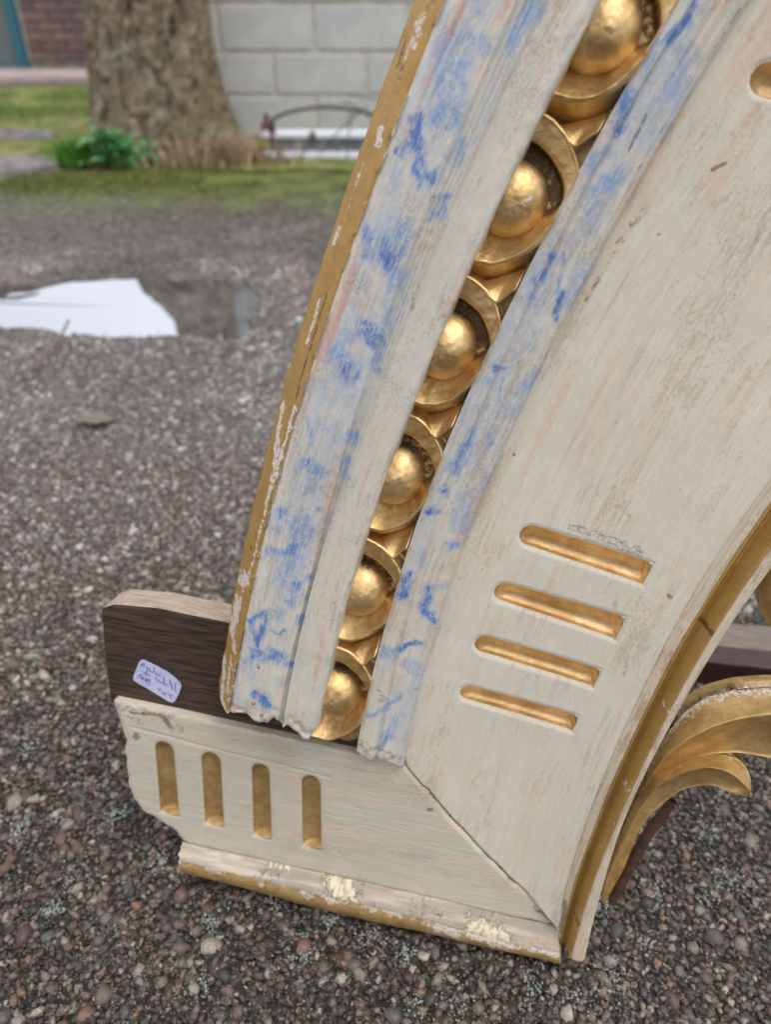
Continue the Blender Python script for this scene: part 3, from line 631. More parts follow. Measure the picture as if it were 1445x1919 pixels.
WORN = [([(1390,360),(1345,420)],16,.42),([(1330,400),(1370,340)],10,.40),([(1300,520),(1325,490)],12,.36),([(1115,935),(1175,962)],14,.45),([(1040,960),(1100,975)],9,.35),([(955,1065),(975,1105)],12,.42),([(1130,1010),(1190,1000)],12,.34),([(1080,1120),(1160,1135)],13,.40),([(1000,1070),(1080,1085)],10,.35),([(960,1165),(1040,1185)],9,.32),([(1180,620),(1250,560)],18,.28),([(1390,720),(1440,690)],20,.42),([(1230,860),(1290,800)],16,.30),([(1260,940),(1330,860)],12,.34),([(1160,1230),(1220,1150)],10,.34),([(870,1380),(905,1500)],16,.30),([(960,1420),(1000,1560)],18,.26),([(1100,1450),(1060,1600)],14,.30),([(300,1345),(420,1375)],10,.34),([(620,1610),(800,1650)],14,.30),([(650,1440),(740,1455)],8,.3),([(1020,700),(1060,640)],8,.36),([(905,960),(850,1120)],6,.36),([(1240,250),(1100,500)],7,.38)]
CH_F = [([(1075,990),(1120,1005),(1200,1035)],9,.62),([(1350,310)],5,.4),([(1392,290),(1445,330)],10,.35),([(1175,1225),(1170,1260)],3,.6)]
DK_F = [([(1390,25),(1225,315),(1155,455),(1045,665),(1000,755),(930,905),(880,1035),(838,1165),(795,1300),(775,1420)],6,.19),([(1260,300),(1170,450),(1105,580)],9,.19),([(1440,800),(1290,1060),(1230,1160),(1150,1330)],9,.27),([(1336,318),(1360,306)],2.6,1.1),([(1236,438)],3,.8),([(1379,552)],2.5,.6),([(964,853)],2,.8),([(1254,1112)],3,.7),([(1228,360),(1100,560)],5,.30),([(1100,560),(960,820)],3,.25),([(880,1380),(868,1365)],6,.35),([(1240,1100),(1440,760)],12,.22),
        ([(1050,1725),(1085,1590)],2,.8),([(1085,1590),(1160,1400)],1.6,.8),([(1160,1400),(1230,1250)],1.4,.6),([(1230,1250),(1440,930)],6,.42),([(1340,1010),(1445,850)],5,.35),([(775,1455),(1040,1725)],2.2,.5),([(1000,1705),(1040,1725)],6,.5)]
frieze = plate('frieze_board', MAT['cream'], frieze_poly, .00085, FU, hf_frieze, frame, uv_fr, chip=CH_F, dark=DK_F)
for f in FU: flute_mesh(f, MAT['flute'], frieze, .0076, hf_frieze_raw, .004, -.3)

# ---- base board with its own four flutes
base_px = [(211,1313),(222,1345),(230,1372),(238,1386),(234,1400),(237,1440),(241,1470),(249,1497),(268,1520),(295,1536),(318,1550),(345,1575),(352,1584),(450,1608),(600,1640),(750,1673),(850,1697),(950,1720),(1045,1740)]
top_px = [(761,1438),(700,1420),(634,1406),(537,1384),(441,1363),(344,1341),(270,1325)]
base_poly = np.concatenate([pl(base_px), (mitre - [.0004, .0003])[::-1][1:], pl(top_px)[1:]])
FB = [mkflute((288,1390),(323,1392),(299,1526),(335,1528)), mkflute((375,1409),(412,1413),(383,1546),(419,1549)),
      mkflute((470,1430),(504,1435),(474,1568),(509,1573)), mkflute((564,1452),(600,1457),(566,1588),(602,1593))]
def hf_base_raw(P): return .0003 * fbm(P[:, 0] * 40, P[:, 1] * 40, 0, 3, 110)
grv = pl([(245,1362),(300,1376),(400,1404),(520,1432),(620,1458)])
ov = [pl([(640,1525)])[0], pl([(650,1580)])[0]]
def hf_base(P, sd):
    h = hf_base_raw(P) - .0008 * sst(.0012, 0, dist_curve(P, mitre)) - .0009 * sst(.001, 0, dist_curve(P, grv)) + .0006 * sst(.003, .006, dist_curve(P, grv)) * 0
    for c, rx, ry in ((ov[0], .018, .012), (ov[1], .014, .014)):
        q = P - c; r = np.hypot(q[:, 0] / rx, q[:, 1] / ry); h = h - .00022 * np.exp(-((r - 1) / .12) ** 2)
    return h - .0016 * sst(.003, 0, sd) * (.5 + .5 * vn(P[:, 0] * 150, P[:, 1] * 150, 0, 6))
uv_b = lambda P: P[:, ::-1] * [1, 1] + [.3, .7]
CH_B = [([(225,1325),(330,1352)],12,.45),([(245,1340),(262,1350)],9,.5),([(340,1365)],9,.45),([(237,1450),(250,1500)],3,.7),([(270,1522),(340,1575)],4,.7),([(300,1545),(345,1575)],6,.6),([(211,1313),(230,1370)],4,.6)]
DK_B = [([(245,1335),(300,1340),(320,1362)],3,.7),([(255,1380)],5,.8),([(806,1518)],5,.8),([(310,1345),(325,1375)],5,.5),([(1045,1735),(980,1722)],3,.8),([(1040,1730),(1000,1700)],3,.7),([(790,1473),(1040,1730)],2,.5),([(620,1520),(680,1600)],14,.16)]
baseb = plate('base_board', MAT['base'], base_poly, .0011, FB, hf_base, frame, uv_b, back=-.012, chip=CH_B, dark=DK_B)
for f in FB: flute_mesh(f, MAT['baseflute'], baseb, .0072, hf_base_raw, .003)

# ---- bead under the base board
n_ = 300; tt = np.linspace(0, 1, n_)
def crv(p, h=0.):
    q = pl(p, h); d = np.r_[0, np.cumsum(np.linalg.norm(np.diff(q, axis=0), axis=1))]; d /= d[-1]
    return np.stack([np.interp(tt, d, q[:, 0]), np.interp(tt, d, q[:, 1])], 1)
bt = crv([(341,1580),(450,1604),(600,1637),(750,1670),(850,1693),(950,1718),(1046,1738)], .002)
bm_ = crv([(335,1613),(450,1640),(586,1673),(700,1700),(800,1723),(889,1750),(978,1770),(1049,1784)], .014)
bb = crv([(346,1636),(450,1662),(586,1700),(700,1728),(800,1748),(889,1770),(1000,1793),(1052,1806)], .008)
def rows(cs, hs, n=8):
    out = []
    for i in range(len(cs) - 1):
        for j in range(n):
            f = j / n; out.append(np.concatenate([cs[i] * (1 - f) + cs[i + 1] * f, np.full((n_, 1), hs[i] * (1 - f) + hs[i + 1] * f)], 1))
    out.append(np.concatenate([cs[-1], np.full((n_, 1), hs[-1])], 1)); return np.stack(out)
R_ = rows([bt, bm_], [.001, .0145], 14); x = np.linspace(0, 1, 15)[:, None]
R_[..., 2] = .001 + .0135 * np.sin(x * math.pi / 2) ** .9 + .0005 * fbm(R_[..., 0] * 90, R_[..., 1] * 90, 0, 3, 120)
R_[..., 0] += .0012 * vn(x * 6, 0 * x, 0, 4) * (np.arange(n_) < 4)
SWb = uv2sw(R_[..., :2].reshape(-1, 2))
CH_BD = [([(480,1640),(560,1635)],10,.6),([(610,1665),(650,1672)],10,.7),([(700,1690)],6,.6),([(850,1740),(950,1745)],12,.7),([(880,1725),(950,1760)],9,.65),([(345,1585),(400,1600)],6,.6),([(560,1640),(700,1680)],6,.45)]
DK_BD = [([(700,1665),(960,1722)],2,.5),([(800,1735)],6,.4)]
mesh_obj('base_bead', R_.reshape(-1, 3), grid_faces(15, n_, True), MAT['bead'], frame, True, R_[..., 1::-1].reshape(-1, 2) * [1, 1],
         {'blue': np.zeros(len(SWb)), 'chip': np.maximum(stroke_mask(SWb, CH_BD, .01, .85), .30 + .14 * vn(SWb[:, 0] * 40, SWb[:, 1] * 40, 0, 9)), 'dark': stroke_mask(SWb, DK_BD, .01)})
bk_ = bb + [0, .002]
R2 = rows([bm_, bb, bk_], [.0145, .008, -.02], 8); R2[..., 2] += .0004 * fbm(R2[..., 0] * 90, R2[..., 1] * 90, 0, 3, 121)
x2 = np.linspace(0, 1, 9)[:, None]; R2[:9, :, 2] = .0145 - .0065 * x2 ** 2 + .002 * np.sin(x2 * math.pi)
ed = (np.exp(-(np.arange(17)[:, None] / 2.4) ** 2) * (.50 + .3 * vn(tt[None] * 60, 0, 0, 5)) + .17 * (vn(tt[None] * 38, np.arange(17)[:, None] * .35, 0, 15) > .15))
right_worn = .5 * sst(.55, .75, tt)[None] * (.4 + .6 * vn(tt[None] * 24, np.arange(17)[:, None] * .3, 0, 6))
mesh_obj('gilded_bead_edge', R2.reshape(-1, 3), grid_faces(17, n_, True), MAT['leafgold'], frame, True, None, {'chip': (ed + right_worn).ravel(), 'dark': np.zeros(17 * n_)})
# left end of the bead
e0 = np.concatenate([R_[:, 0], R2[1:, 0]]); ec = e0.mean(0); ec[2] = .002
mesh_obj('bead_end', np.concatenate([[ec], e0, e0 * [1, 1, 0] + [0, 0, -.02]]), [(0, i + 1, i) for i in range(1, len(e0))] + [(i, i + 1, len(e0) + i + 1, len(e0) + i) for i in range(1, len(e0))], MAT['break'], frame)

# ---- gilded cove and outer lip on the right
def right_strip(name, ks, hs, n, mat, chip, dark, hfun, walls, hh):
    ph = np.linspace(np.arctan2(*(lambda d: (d[1], -d[0]))(PUV['B10'][0] - CR)) - .006, ph8[-1] - .02, 460)[:, None]
    x = np.linspace(0, 1, n)[None]; ra, rb = BR[ks[0]](ph[:, 0])[:, None], BR[ks[1]](ph[:, 0])[:, None]
    r = ra + (rb - ra) * x; uvp = np.stack([CR[0] - r * np.cos(ph), CR[1] + r * np.sin(ph)], -1)
    h = hfun(x, ph) + .0003 * fbm(uvp[..., 0] * 120, uvp[..., 1] * 120, 0, 3, 130)
    P = np.concatenate([uvp, h[..., None]], -1); SWq = uv2sw(uvp.reshape(-1, 2))
    at = {'blue': np.zeros(len(SWq)), 'chip': stroke_mask(SWq, chip, hh, .62), 'dark': stroke_mask(SWq, dark, hh)}
    SWx = np.stack([(ph * RR + 0 * x).ravel(), (r + 0 * ph).ravel()], 1)
    return P, SWx, at, x, ph
DK_C = [([(1050,1750),(1060,1690)],3,.7)]
P, SWx, at, x, ph = right_strip('rib', ('B8', 'B9'), 0, 12, None, [], DK_C + [([(1200,1330),(1300,1130)],2,.3)], lambda x, ph: .0052 - .0016 * sst(.15, 0, x) + .0014 * x + .0005 * np.sin(x * 9) + .0003 * vn(ph * 60, x * 12, 0, 7), 0, .007)
finish('cove_border', MAT['lip'], P, SWx, at, frame, None, [('L', -.004)])
CH_C = [([(1445,1020),(1395,1110)],4,.85),([(1395,1110),(1350,1160)],3,.65),([(1247,1320),(1256,1326)],5,1),([(1235,1300),(1260,1310)],3,.5),([(1176,1472)],8,.75),([(1110,1660),(1088,1715)],4,.7),([(1155,1520),(1120,1610)],2.5,.6),([(1200,1380)],4,.6),([(1085,1740),(1068,1788)],5,.7),([(1350,1010),(1365,1045)],4,.4)]
DK_C2 = [([(1318,1170),(1332,1177)],5,.95),([(1312,1219)],1.6,1),([(1083,1720)],5,.7)]
def h_cv(x, ph): return .0066 + .0030 * sst(0, .12, x) - .0055 * np.sin(np.clip((x - .1) / .8, 0, 1) * math.pi) ** .8 + .0085 * sst(.35, 1, x)
P, SWx, at, x, ph = right_strip('cove', ('B9', 'B10'), 0, 26, None, CH_C, DK_C2, h_cv, 0, .012)
finish('gilded_cove', MAT['ochre'], P, SWx, at, frame, None, [('L', -.004), ('R', .0)])
P, SWx, at, x, ph = right_strip('lip', ('B10', 'B11'), 0, 12, None, [([(1110,1690),(1105,1700)],7,.5)], [([(1085,1790),(1100,1780)],2,.4)], lambda x, ph: .0178 + .0008 * np.sin(x * math.pi) - .0025 * sst(.8, 1, x) - .0008 * sst(.12, 0, x), 0, .018)
finish('cove_lip', MAT['lip'], P, SWx, at, frame, -.02, [('R', -.022)])

# ---- dark backing plank behind the base board with the pencilled price label
back_px = [(189,1146),(192,1140),(213,1134),(250,1137),(295,1141),(360,1155),(421,1167),(520,1188),(640,1210),(700,1380),(700,1425),(634,1412),(441,1370),(270,1332),(207,1318),(203,1290),(194,1215)]
bp = pl(back_px, -.007)
def prism(name, poly, h0, h1, mat, parent, bev=.0012, mats=None, sub=1):
    import bmesh
    bm = bmesh.new(); vs = [bm.verts.new((p[0], p[1], h0)) for p in poly]; f = bm.faces.new(vs)
    r = bmesh.ops.extrude_face_region(bm, geom=[f]); 
    for v in r['geom']:
        if isinstance(v, bmesh.types.BMVert): v.co.z = h1
    bmesh.ops.recalc_face_normals(bm, faces=bm.faces)
    if bev: bmesh.ops.bevel(bm, geom=[e for e in bm.edges if abs(e.verts[0].co.z - e.verts[1].co.z) < 1e-6 and max(e.verts[0].co.z, e.verts[1].co.z) > h0 - 1e-6], offset=bev, segments=2, affect='EDGES')
    me = bpy.data.meshes.new(name); bm.to_mesh(me); bm.free()
    me.materials.append(mat)
    o = link(bpy.data.objects.new(name, me), parent); return o
plank = prism('backing_plank', bp, -.007, -.034, MAT['darkwood'], frame)
tag(plank, 'dark brown bare plank behind the cream base board')
# pale weathered top edge of the plank
plank.data.materials.append(MAT['rawwood'])
for p_ in plank.data.polygons:
    if p_.normal.y > .6 and p_.center.z < -.0085: p_.material_index = 1
lab = np.array([(150,560),(175,480),(290,190),(330,140),(380,128),(440,145),(700,270),(1000,430),(1200,590),(1290,680),(1330,740),(1335,800),(1290,930),(1205,1110),(1170,1155),(1110,1180),(1050,1160),(900,1075),(600,890),(380,760),(190,650),(155,610)]) / 13.14 + [235, 1230]
m = M('label_paper'); c = m.coords('obj'); m.bump(m.noise(c, 300, 3), .2, .0004)
MAT['paper'] = m.done(m.mix(m.rng(m.noise(c, 120, 3), .4, .6), lin(196, 198, 228), lin(184, 188, 222)), .5)
m = M('blue_ink'); MAT['ink'] = m.done(lin(88, 100, 176), .6)
lb = pl(lab, -.004)
n_l = len(lb); cen = lb.mean(0)
bulge = lambda p: -.0060 + .0 * np.clip(1 - np.linalg.norm(p - cen, axis=1) / .02, 0, 1)
label = mesh_obj('paper_label', np.concatenate([np.c_[lb, bulge(lb)], [[*cen, -.0060]], np.c_[lb, np.full(n_l, -.0068)]]),
                 [(i, (i + 1) % n_l, n_l) for i in range(n_l)][::-1] + [((i + 1) % n_l, i, n_l + 1 + i, n_l + 1 + (i + 1) % n_l) for i in range(n_l)], MAT['paper'], plank, False)
tag(label, 'small white sticker with faded blue handwriting')
ink = [[(330,290),(370,220),(400,210),(425,300)],[(350,262),(412,262)],[(490,300),(500,380),(470,430)],[(500,330),(545,330),(560,400),(610,435),(665,405),(655,290)],[(665,405),(700,440),(740,490),(800,510),(825,480)],
       [(400,440),(470,480),(480,420)],[(480,480),(560,520)],[(690,545),(730,625),(830,680),(900,705),(912,550)],[(900,705),(985,750)],[(1070,610),(1045,710)],[(1085,690),(1110,860)],[(1190,680),(1180,850),(1205,915)],
       [(240,575),(275,520),(350,480),(330,600),(410,550),(385,625)],[(430,640),(480,580),(470,670),(530,610),(560,600),(550,690)],[(500,700),(570,750)],[(760,820),(790,885),(835,840)],[(850,900),(885,940),(910,965),(965,940),(915,985)],[(1010,960),(1060,1010),(1130,1000)],[(1040,1040),(1110,1080)]]
iv, if_ = [], []
for st_ in ink:
    q = pl(np.array(st_) / 13.14 + [235, 1230], -.0035)
    for i in range(len(q) - 1):
        d = q[i + 1] - q[i]; d /= np.linalg.norm(d); nn = np.array([-d[1], d[0]]) * .00034; k = len(iv)
        for p, sgn in ((q[i], 1), (q[i], -1), (q[i + 1], -1), (q[i + 1], 1)):
            pp = p + nn * sgn; zz = float(np.interp(np.linalg.norm(pp - cen), [0, .02], [-.0060, -.0060])) + .0003; iv.append((*pp, zz))
        if_.append((k, k + 1, k + 2, k + 3))
mesh_obj('handwriting', iv, if_, MAT['ink'], label, False)

# ---- two old pin heads in the marbled band, and the dowel plug
for (px, py), r in (((482, 1248), .0026), ((475, 1317), .0020)):
    q = pl([(px, py)], .0345)[0]; a = np.linspace(0, 2 * math.pi, 14, endpoint=False)
    V = [(q[0], q[1], .0352)] + [(q[0] + r * .8 * math.cos(t), q[1] + r * .8 * math.sin(t), .0351) for t in a] + [(q[0] + r * math.cos(t), q[1] + r * math.sin(t), .0325) for t in a]
    mesh_obj('pin_head', V, [(0, 1 + i, 1 + (i + 1) % 14) for i in range(14)] + [(1 + i, 15 + i, 15 + (i + 1) % 14, 1 + (i + 1) % 14) for i in range(14)], MAT['break'], frame)

# ---- acanthus leaves on the right of the lip: gouged, curling leaves lofted through their own ridges
def loft(name, curves, hs, n_along, mat, parent, n=10, profile=None, chipf=None, thick=.012, backmat=None):
    """curves: photo outlines (same sense) with a height per point; smooth loft across them, closed behind"""
    tt_ = np.linspace(0, 1, n_along); C = []
    for pts, h in zip(curves, hs):
        h = np.broadcast_to(h, (len(pts),)); q = np.stack([np.r_[pl([p], hh)[0], hh] for p, hh in zip(pts, h)])
        d = np.r_[0, np.cumsum(np.linalg.norm(np.diff(q[:, :2], axis=0), axis=1))]; d /= d[-1]
        # Catmull-style smoothing by resampling and averaging
        c = np.stack([np.interp(tt_, d, q[:, k]) for k in range(3)], 1)
        for _ in range(6): c[1:-1] = (c[:-2] + 2 * c[1:-1] + c[2:]) / 4
        C.append(c)
    rows_ = []
    for i in range(len(C) - 1):
        for j in range(n):
            f = j / n; a = C[i] * (1 - f) + C[i + 1] * f
            if profile: a = a.copy(); a[:, 2] += profile[i] * math.sin(f * math.pi)
            rows_.append(a)
    rows_.append(C[-1]); rows_ = np.stack(rows_); nr_ = len(rows_)
    rows_[..., 2] += .0003 * fbm(rows_[..., 0] * 120, rows_[..., 1] * 120, 0, 3, 140)
    front = rows_.reshape(-1, 3)
    # back: both outer edges carried back
    bt_, bb_ = C[0].copy(), C[-1].copy(); bt_[:, 2] -= thick; bb_[:, 2] -= thick
    V = np.concatenate([front, bt_, bb_]); k = len(front); N = n_along
    F = [grid_faces(nr_, N, True)]
    i = np.arange(N - 1); F.append(np.stack([i, i + 1, k + i + 1, k + i], 1)[:, ::-1] * 1); j0 = (nr_ - 1) * N
    F.append(np.stack([j0 + i, j0 + i + 1, k + N + i + 1, k + N + i], 1)); F.append(np.stack([k + i, k + i + 1, k + N + i + 1, k + N + i], 1)[:, ::-1])
    r_ = np.linspace(0, len(C) - 1, nr_)[:, None]
    chip = chipf(r_, tt_[None]) if chipf else np.zeros((nr_, N))
    chip = np.concatenate([(chip + 0 * r_).ravel(), np.zeros(2 * N)])
    return mesh_obj(name, V, np.concatenate(F), mat, parent, True, None, {'chip': chip, 'dark': np.zeros(len(V))})
# upper leaf: silhouette, ridge, mid, lower edge
cf1 = lambda r, t: .58 * np.exp(-((r - .0) / .55) ** 2) + .30 * np.exp(-((r - 1) / .10) ** 2) + 0 * t  # pale top zone paints worn gilding and caught light together
loft('acanthus_leaf', [[(1215,1440),(1250,1375),(1287,1331),(1325,1306),(1381,1291),(1445,1286),(1520,1290),(1600,1310)],
                       [(1205,1478),(1240,1425),(1290,1385),(1337,1361),(1390,1345),(1445,1337),(1520,1336),(1600,1350)],
                       [(1190,1530),(1222,1480),(1262,1440),(1320,1415),(1381,1409),(1445,1420),(1520,1432),(1600,1440)]],
     [[.0, -.004, -.008, -.010, -.012, -.014, -.014, -.014], [.010, .014, .017, .019, .020, .020, .020, .018], [.006, .005, .004, .002, .0, -.004, -.006, -.008]], 70, MAT['leafgold'], frame, 12, [.003, -.004], cf1, .014)
cf2 = lambda r, t: .40 * np.exp(-((r - .2) / .3) ** 2) * sst(.2, .5, t) + .32 * np.exp(-((r - 1) / .08) ** 2) + .25 * sst(.93, 1, t) + .3 * np.exp(-((r - 2) / .08) ** 2)
loft('acanthus_leaf', [[(1135,1640),(1160,1570),(1195,1495),(1228,1450),(1275,1424),(1325,1412),(1369,1411),(1397,1431),(1411,1464),(1405,1490)],
                       [(1137,1655),(1165,1590),(1206,1505),(1240,1467),(1280,1448),(1325,1437),(1360,1442),(1385,1460),(1402,1478),(1404,1491)],
                       [(1131,1696),(1148,1668),(1172,1625),(1197,1560),(1222,1523),(1271,1483),(1300,1474),(1337,1470),(1372,1487),(1403,1493)]],
     [[.006, .004, .004, .004, .002, .0, .0, .002, .006, .010], [.008, .010, .014, .018, .022, .024, .024, .022, .017, .011], [.004, .004, .003, .002, .0, -.002, -.002, .002, .006, .010]], 90, MAT['leafgold'], frame, 12, [.0025, -.006], cf2, .013)
loft('acanthus_scroll', [[(1560,1010),(1470,1030),(1436,1050),(1420,1090),(1424,1135),(1440,1172),(1480,1200),(1560,1210)],
                         [(1560,1050),(1490,1060),(1462,1078),(1452,1100),(1454,1125),(1466,1145),(1500,1162),(1560,1168)],
                         [(1560,1090),(1510,1094),(1492,1100),(1488,1110),(1490,1118),(1496,1124),(1515,1130),(1560,1132)]],
     [-.01, .008, .0], 60, MAT['leafgold'], frame, 8, [.003, -.002], None, .012)
q = np.stack([np.r_[pl([p], -.016)[0], -.016] for p in ((1262, 1500), (1240, 1530), (1212, 1566), (1170, 1640), (1148, 1690))])
V, F = tube(q, [.003, .0042, .004, .005, .003], 7); mesh_obj('backing_batten', V, F, wood('red_brown_wood', lin(66, 44, 36), lin(92, 62, 50)), frame)

# ---------------------------------------------------------------- the ground
def tarmac_mat():
    m = M('worn_tarmac'); c = m.coords('obj', (1, 1, 1)); fine = m.coords('obj', (1, 1, 1), (90, .004))
    vd = m.vor(fine, 130); vc = m.vor(fine, 130, 'F1', 'Color'); v2 = m.vor(fine, 300, 'F1', 'Color')
    sep = m.n('SeparateColor'); m.l(vc, sep.inputs[0]); sep2 = m.n('SeparateColor'); m.l(v2, sep2.inputs[0])
    stone = m.ramp(sep.outputs[0], [(0, lin(62, 58, 54)), (.3, lin(96, 84, 76)), (.55, lin(112, 106, 98)), (.75, lin(120, 92, 84)), (.9, lin(150, 142, 130)), (1, lin(170, 164, 150))])
    grit = m.ramp(sep2.outputs[0], [(0, lin(20, 19, 18)), (.6, lin(40, 38, 34)), (.85, lin(88, 80, 72)), (1, lin(140, 130, 118))])
    isst = m.math('MULTIPLY', m.rng(vd, .30, .46, 1, 0), m.rng(sep.outputs[1], .35, .4))
    col = m.mix(isst, grit, stone)
    # far part: moss, damp, wet grazing sheen painted in as paler grey
    sx = m.n('SeparateXYZ'); m.l(m.coords('obj'), sx.inputs[0]); Y = sx.outputs[1]; X = sx.outputs[0]
    patch = m.noise(m.coords('obj', (1, 1.2, 1)), 2.6, 5, .7); p2 = m.noise(c, 7, 5, .65)
    far = m.rng(Y, .45, 1.3); spk = m.noise(c, 38, 8, .88)
    col = m.mix(m.math('MULTIPLY', far, m.rng(p2, .38, .66, .15, .6)), col, lin(134, 130, 124))
    col = m.mix(m.math('MULTIPLY', m.rng(m.math('ADD', patch, m.rng(Y, 2.1, 2.75, 0, .30)), .52, .68), m.math('MULTIPLY', m.rng(Y, 1.9, 2.3), .72)), col, lin(60, 60, 46))
    col = m.mix(m.math('MULTIPLY', m.rng(Y, 1.3, 2.0), m.rng(spk, .49, .42, 0, .85)), col, lin(52, 49, 42)); col = m.mix(m.math('MULTIPLY', m.rng(Y, 1.3, 2.0), m.rng(spk, .52, .60, 0, .7)), col, lin(170, 166, 158))
    moss = m.math('MULTIPLY', m.rng(m.math('ADD', Y, m.math('MULTIPLY', m.math('SUBTRACT', p2, .5), 1.2)), 2.55, 3.15), m.rng(X, -1.9, -.9, .25, 1))
    col = m.mix(m.math('MULTIPLY', m.math('MULTIPLY', moss, m.rng(spk, .40, .56, .35, 1)), .9), col, m.mix(m.rng(p2, .35, .6), lin(78, 84, 36), lin(112, 124, 44)))
    h = m.math('SUBTRACT', m.math('MULTIPLY', m.noise(c, 500, 3), .5), m.math('MULTIPLY', vd, 1.2))
    m.bump(h, .8, .003)
    return m.done(col, m.rng(p2, .3, .7, .45, .75), 0., .4)
gx = np.r_[-60, -30, -12, np.linspace(-6, 6, 61), 12, 30, 60]; gy = np.r_[-40, -10, -3, np.linspace(-1, 10, 80), 20, 45, 90]
X_, Y_ = np.meshgrid(gx, gy); Z_ = .010 * fbm(X_ * 1.1, Y_ * 1.1, 0, 3, 200) * sst(2.0, 3.0, Y_) * sst(6, 4, np.abs(X_)) - .0015
gobj = mesh_obj('ground', np.stack([X_, Y_, Z_], -1).reshape(-1, 3), grid_faces(*X_.shape), tarmac_mat()); tag(gobj, kind='structure')

# puddle
pud = [(-60,570),(0,562),(22,551),(60,545),(110,534),(170,528),(260,524),(350,526),(420,526),(455,540),(472,556),(480,580),(476,600),(468,618),(460,630),(430,634),(380,628),(340,632),(300,630),(220,631),(130,628),(60,618),(20,612),(-60,604)]
pg = np.array([ground(*p)[:2] for p in pud]); dd = np.r_[0, np.cumsum(np.linalg.norm(np.diff(np.r_[pg, pg[:1]], axis=0), axis=1))]
tq = np.linspace(0, dd[-1], 400, endpoint=False); pgc = np.r_[pg, pg[:1]]; pr = np.stack([np.interp(tq, dd, pgc[:, 0]), np.interp(tq, dd, pgc[:, 1])], 1)
cen = pr.mean(0); pr = pr + np.stack([vn(pr[:, 0] * 18, pr[:, 1] * 18, 0, 40), vn(pr[:, 0] * 26, pr[:, 1] * 26, 0, 41)], 1) * .016
# loose and embedded aggregate
ico_p = (1 + 5 ** .5) / 2
IV = np.array([(-1, ico_p, 0), (1, ico_p, 0), (-1, -ico_p, 0), (1, -ico_p, 0), (0, -1, ico_p), (0, 1, ico_p), (0, -1, -ico_p), (0, 1, -ico_p), (ico_p, 0, -1), (ico_p, 0, 1), (-ico_p, 0, -1), (-ico_p, 0, 1)]) / 1.902
IF = np.array([(0,11,5),(0,5,1),(0,1,7),(0,7,10),(0,10,11),(1,5,9),(5,11,4),(11,10,2),(10,7,6),(7,1,8),(3,9,4),(3,4,2),(3,2,6),(3,6,8),(3,8,9),(4,9,5),(2,4,11),(6,2,10),(8,6,7),(9,8,1)])
def pebbles(name, xy, r, colr, mat, zc=.0, flat=.75, seed=1, label=None, jag=.46):
    rg = np.random.default_rng(seed); n = len(xy)
    V = IV[None] * (1 + rg.uniform(-jag, jag, (n, 12, 1))) * rg.uniform(.55, 1.4, (n, 1, 3))
    a, b = rg.uniform(0, 6.28, n), rg.uniform(-.5, .5, n)
    ca, sa, cb, sb = np.cos(a)[:, None], np.sin(a)[:, None], np.cos(b)[:, None], np.sin(b)[:, None]
    y, z = V[..., 1] * cb - V[..., 2] * sb, V[..., 1] * sb + V[..., 2] * cb; x = V[..., 0]
    x, y = x * ca - y * sa, x * sa + y * ca; z = z * flat
    P = np.stack([x, y, z], -1) * r[:, None, None]; P[..., :2] += xy[:, None]; P[..., 2] += zc if np.isscalar(zc) else zc[:, None]
    F = (IF[None] + 12 * np.arange(n)[:, None, None]).reshape(-1, 3)
    return tag(mesh_obj(name, P.reshape(-1, 3), F, mat, None, False, None, None, np.repeat(colr, 12, 0)), label, None, None, 'stuff')
m = M('aggregate_stone'); tcol = m.attr('tint', 'Color'); c = m.coords('obj'); nn_ = m.noise(c, 420, 4, .65)
colr = m.mix(m.rng(nn_, .38, .68, .0, .5), tcol, lin(58, 50, 44)); colr = m.mix(m.rng(m.noise(c, 1500, 2), .55, .7, 0, .25), colr, lin(190, 184, 172)); m.bump(nn_, .5, .0008)
MAT['stone'] = m.done(colr, m.rng(nn_, .3, .7, .38, .65), 0, .5)
def field(n, y0, y1, seed):
    rg = np.random.default_rng(seed); y = y0 + (y1 - y0) * rg.random(n); hw = .16 + .50 * (y + .1); x = (rg.random(n) * 2 - 1) * hw
    return np.stack([x, y], 1), rg
PAL = np.array([lin(184, 170, 148), lin(150, 138, 122), lin(128, 100, 86), lin(104, 72, 68), lin(112, 108, 102), lin(146, 108, 80), lin(70, 66, 64), lin(92, 88, 82), lin(164, 158, 148), lin(132, 90, 84)])
PW = np.array([.10, .14, .15, .12, .14, .08, .12, .07, .05, .03])
# jittered cells so that stones pack without piling up
def cells(y0, y1, cell, seed):
    rg = np.random.default_rng(seed); ys = np.arange(y0, y1, cell); out = []
    for yy in ys:
        hw = .15 + .58 * yy; xs = np.arange(-hw, hw, cell); out.append(np.stack([xs, np.full(len(xs), yy)], 1))
    q = np.concatenate(out); return q + rg.uniform(-.5, .5, q.shape) * cell, rg
q1, rg = cells(.12, 1.60, .0066, 11)
r1 = np.exp(rg.normal(math.log(.0026), .46, len(q1))).clip(.0011, .0082)
ci = rg.choice(len(PAL), len(q1), p=PW); cl = PAL[ci] * (1 + (rg.uniform(-.55, .40, (len(q1), 1))) * (1 - .45 * sst(.4, .9, q1[:, 1:2]))) * (.92 + 1.15 * sst(.40, .9, q1[:, 1:2])); gy_ = .20 + .55 * sst(.42, .95, q1[:, 1:2]); cl = cl * (1 - gy_) + gy_ * cl.mean(1, keepdims=True) * np.array([[1.0, 1.0, 1.0]]); cl = cl * .84 * np.array([[.985, 1.0, 1.015]])  # grazing gloss put into the stone colour: paler and greyer further out
damp = .80 + .25 * fbm(q1[:, 0] * 5, q1[:, 1] * 5, 0, 3, 300); cl = cl * damp[:, None]
dpq = poly_sdf(q1, pr)[0]
pebbles('gravel', q1, r1, cl, MAT['stone'], -r1 * .28 - .004 * sst(.0, -.05, dpq), .7, 5)
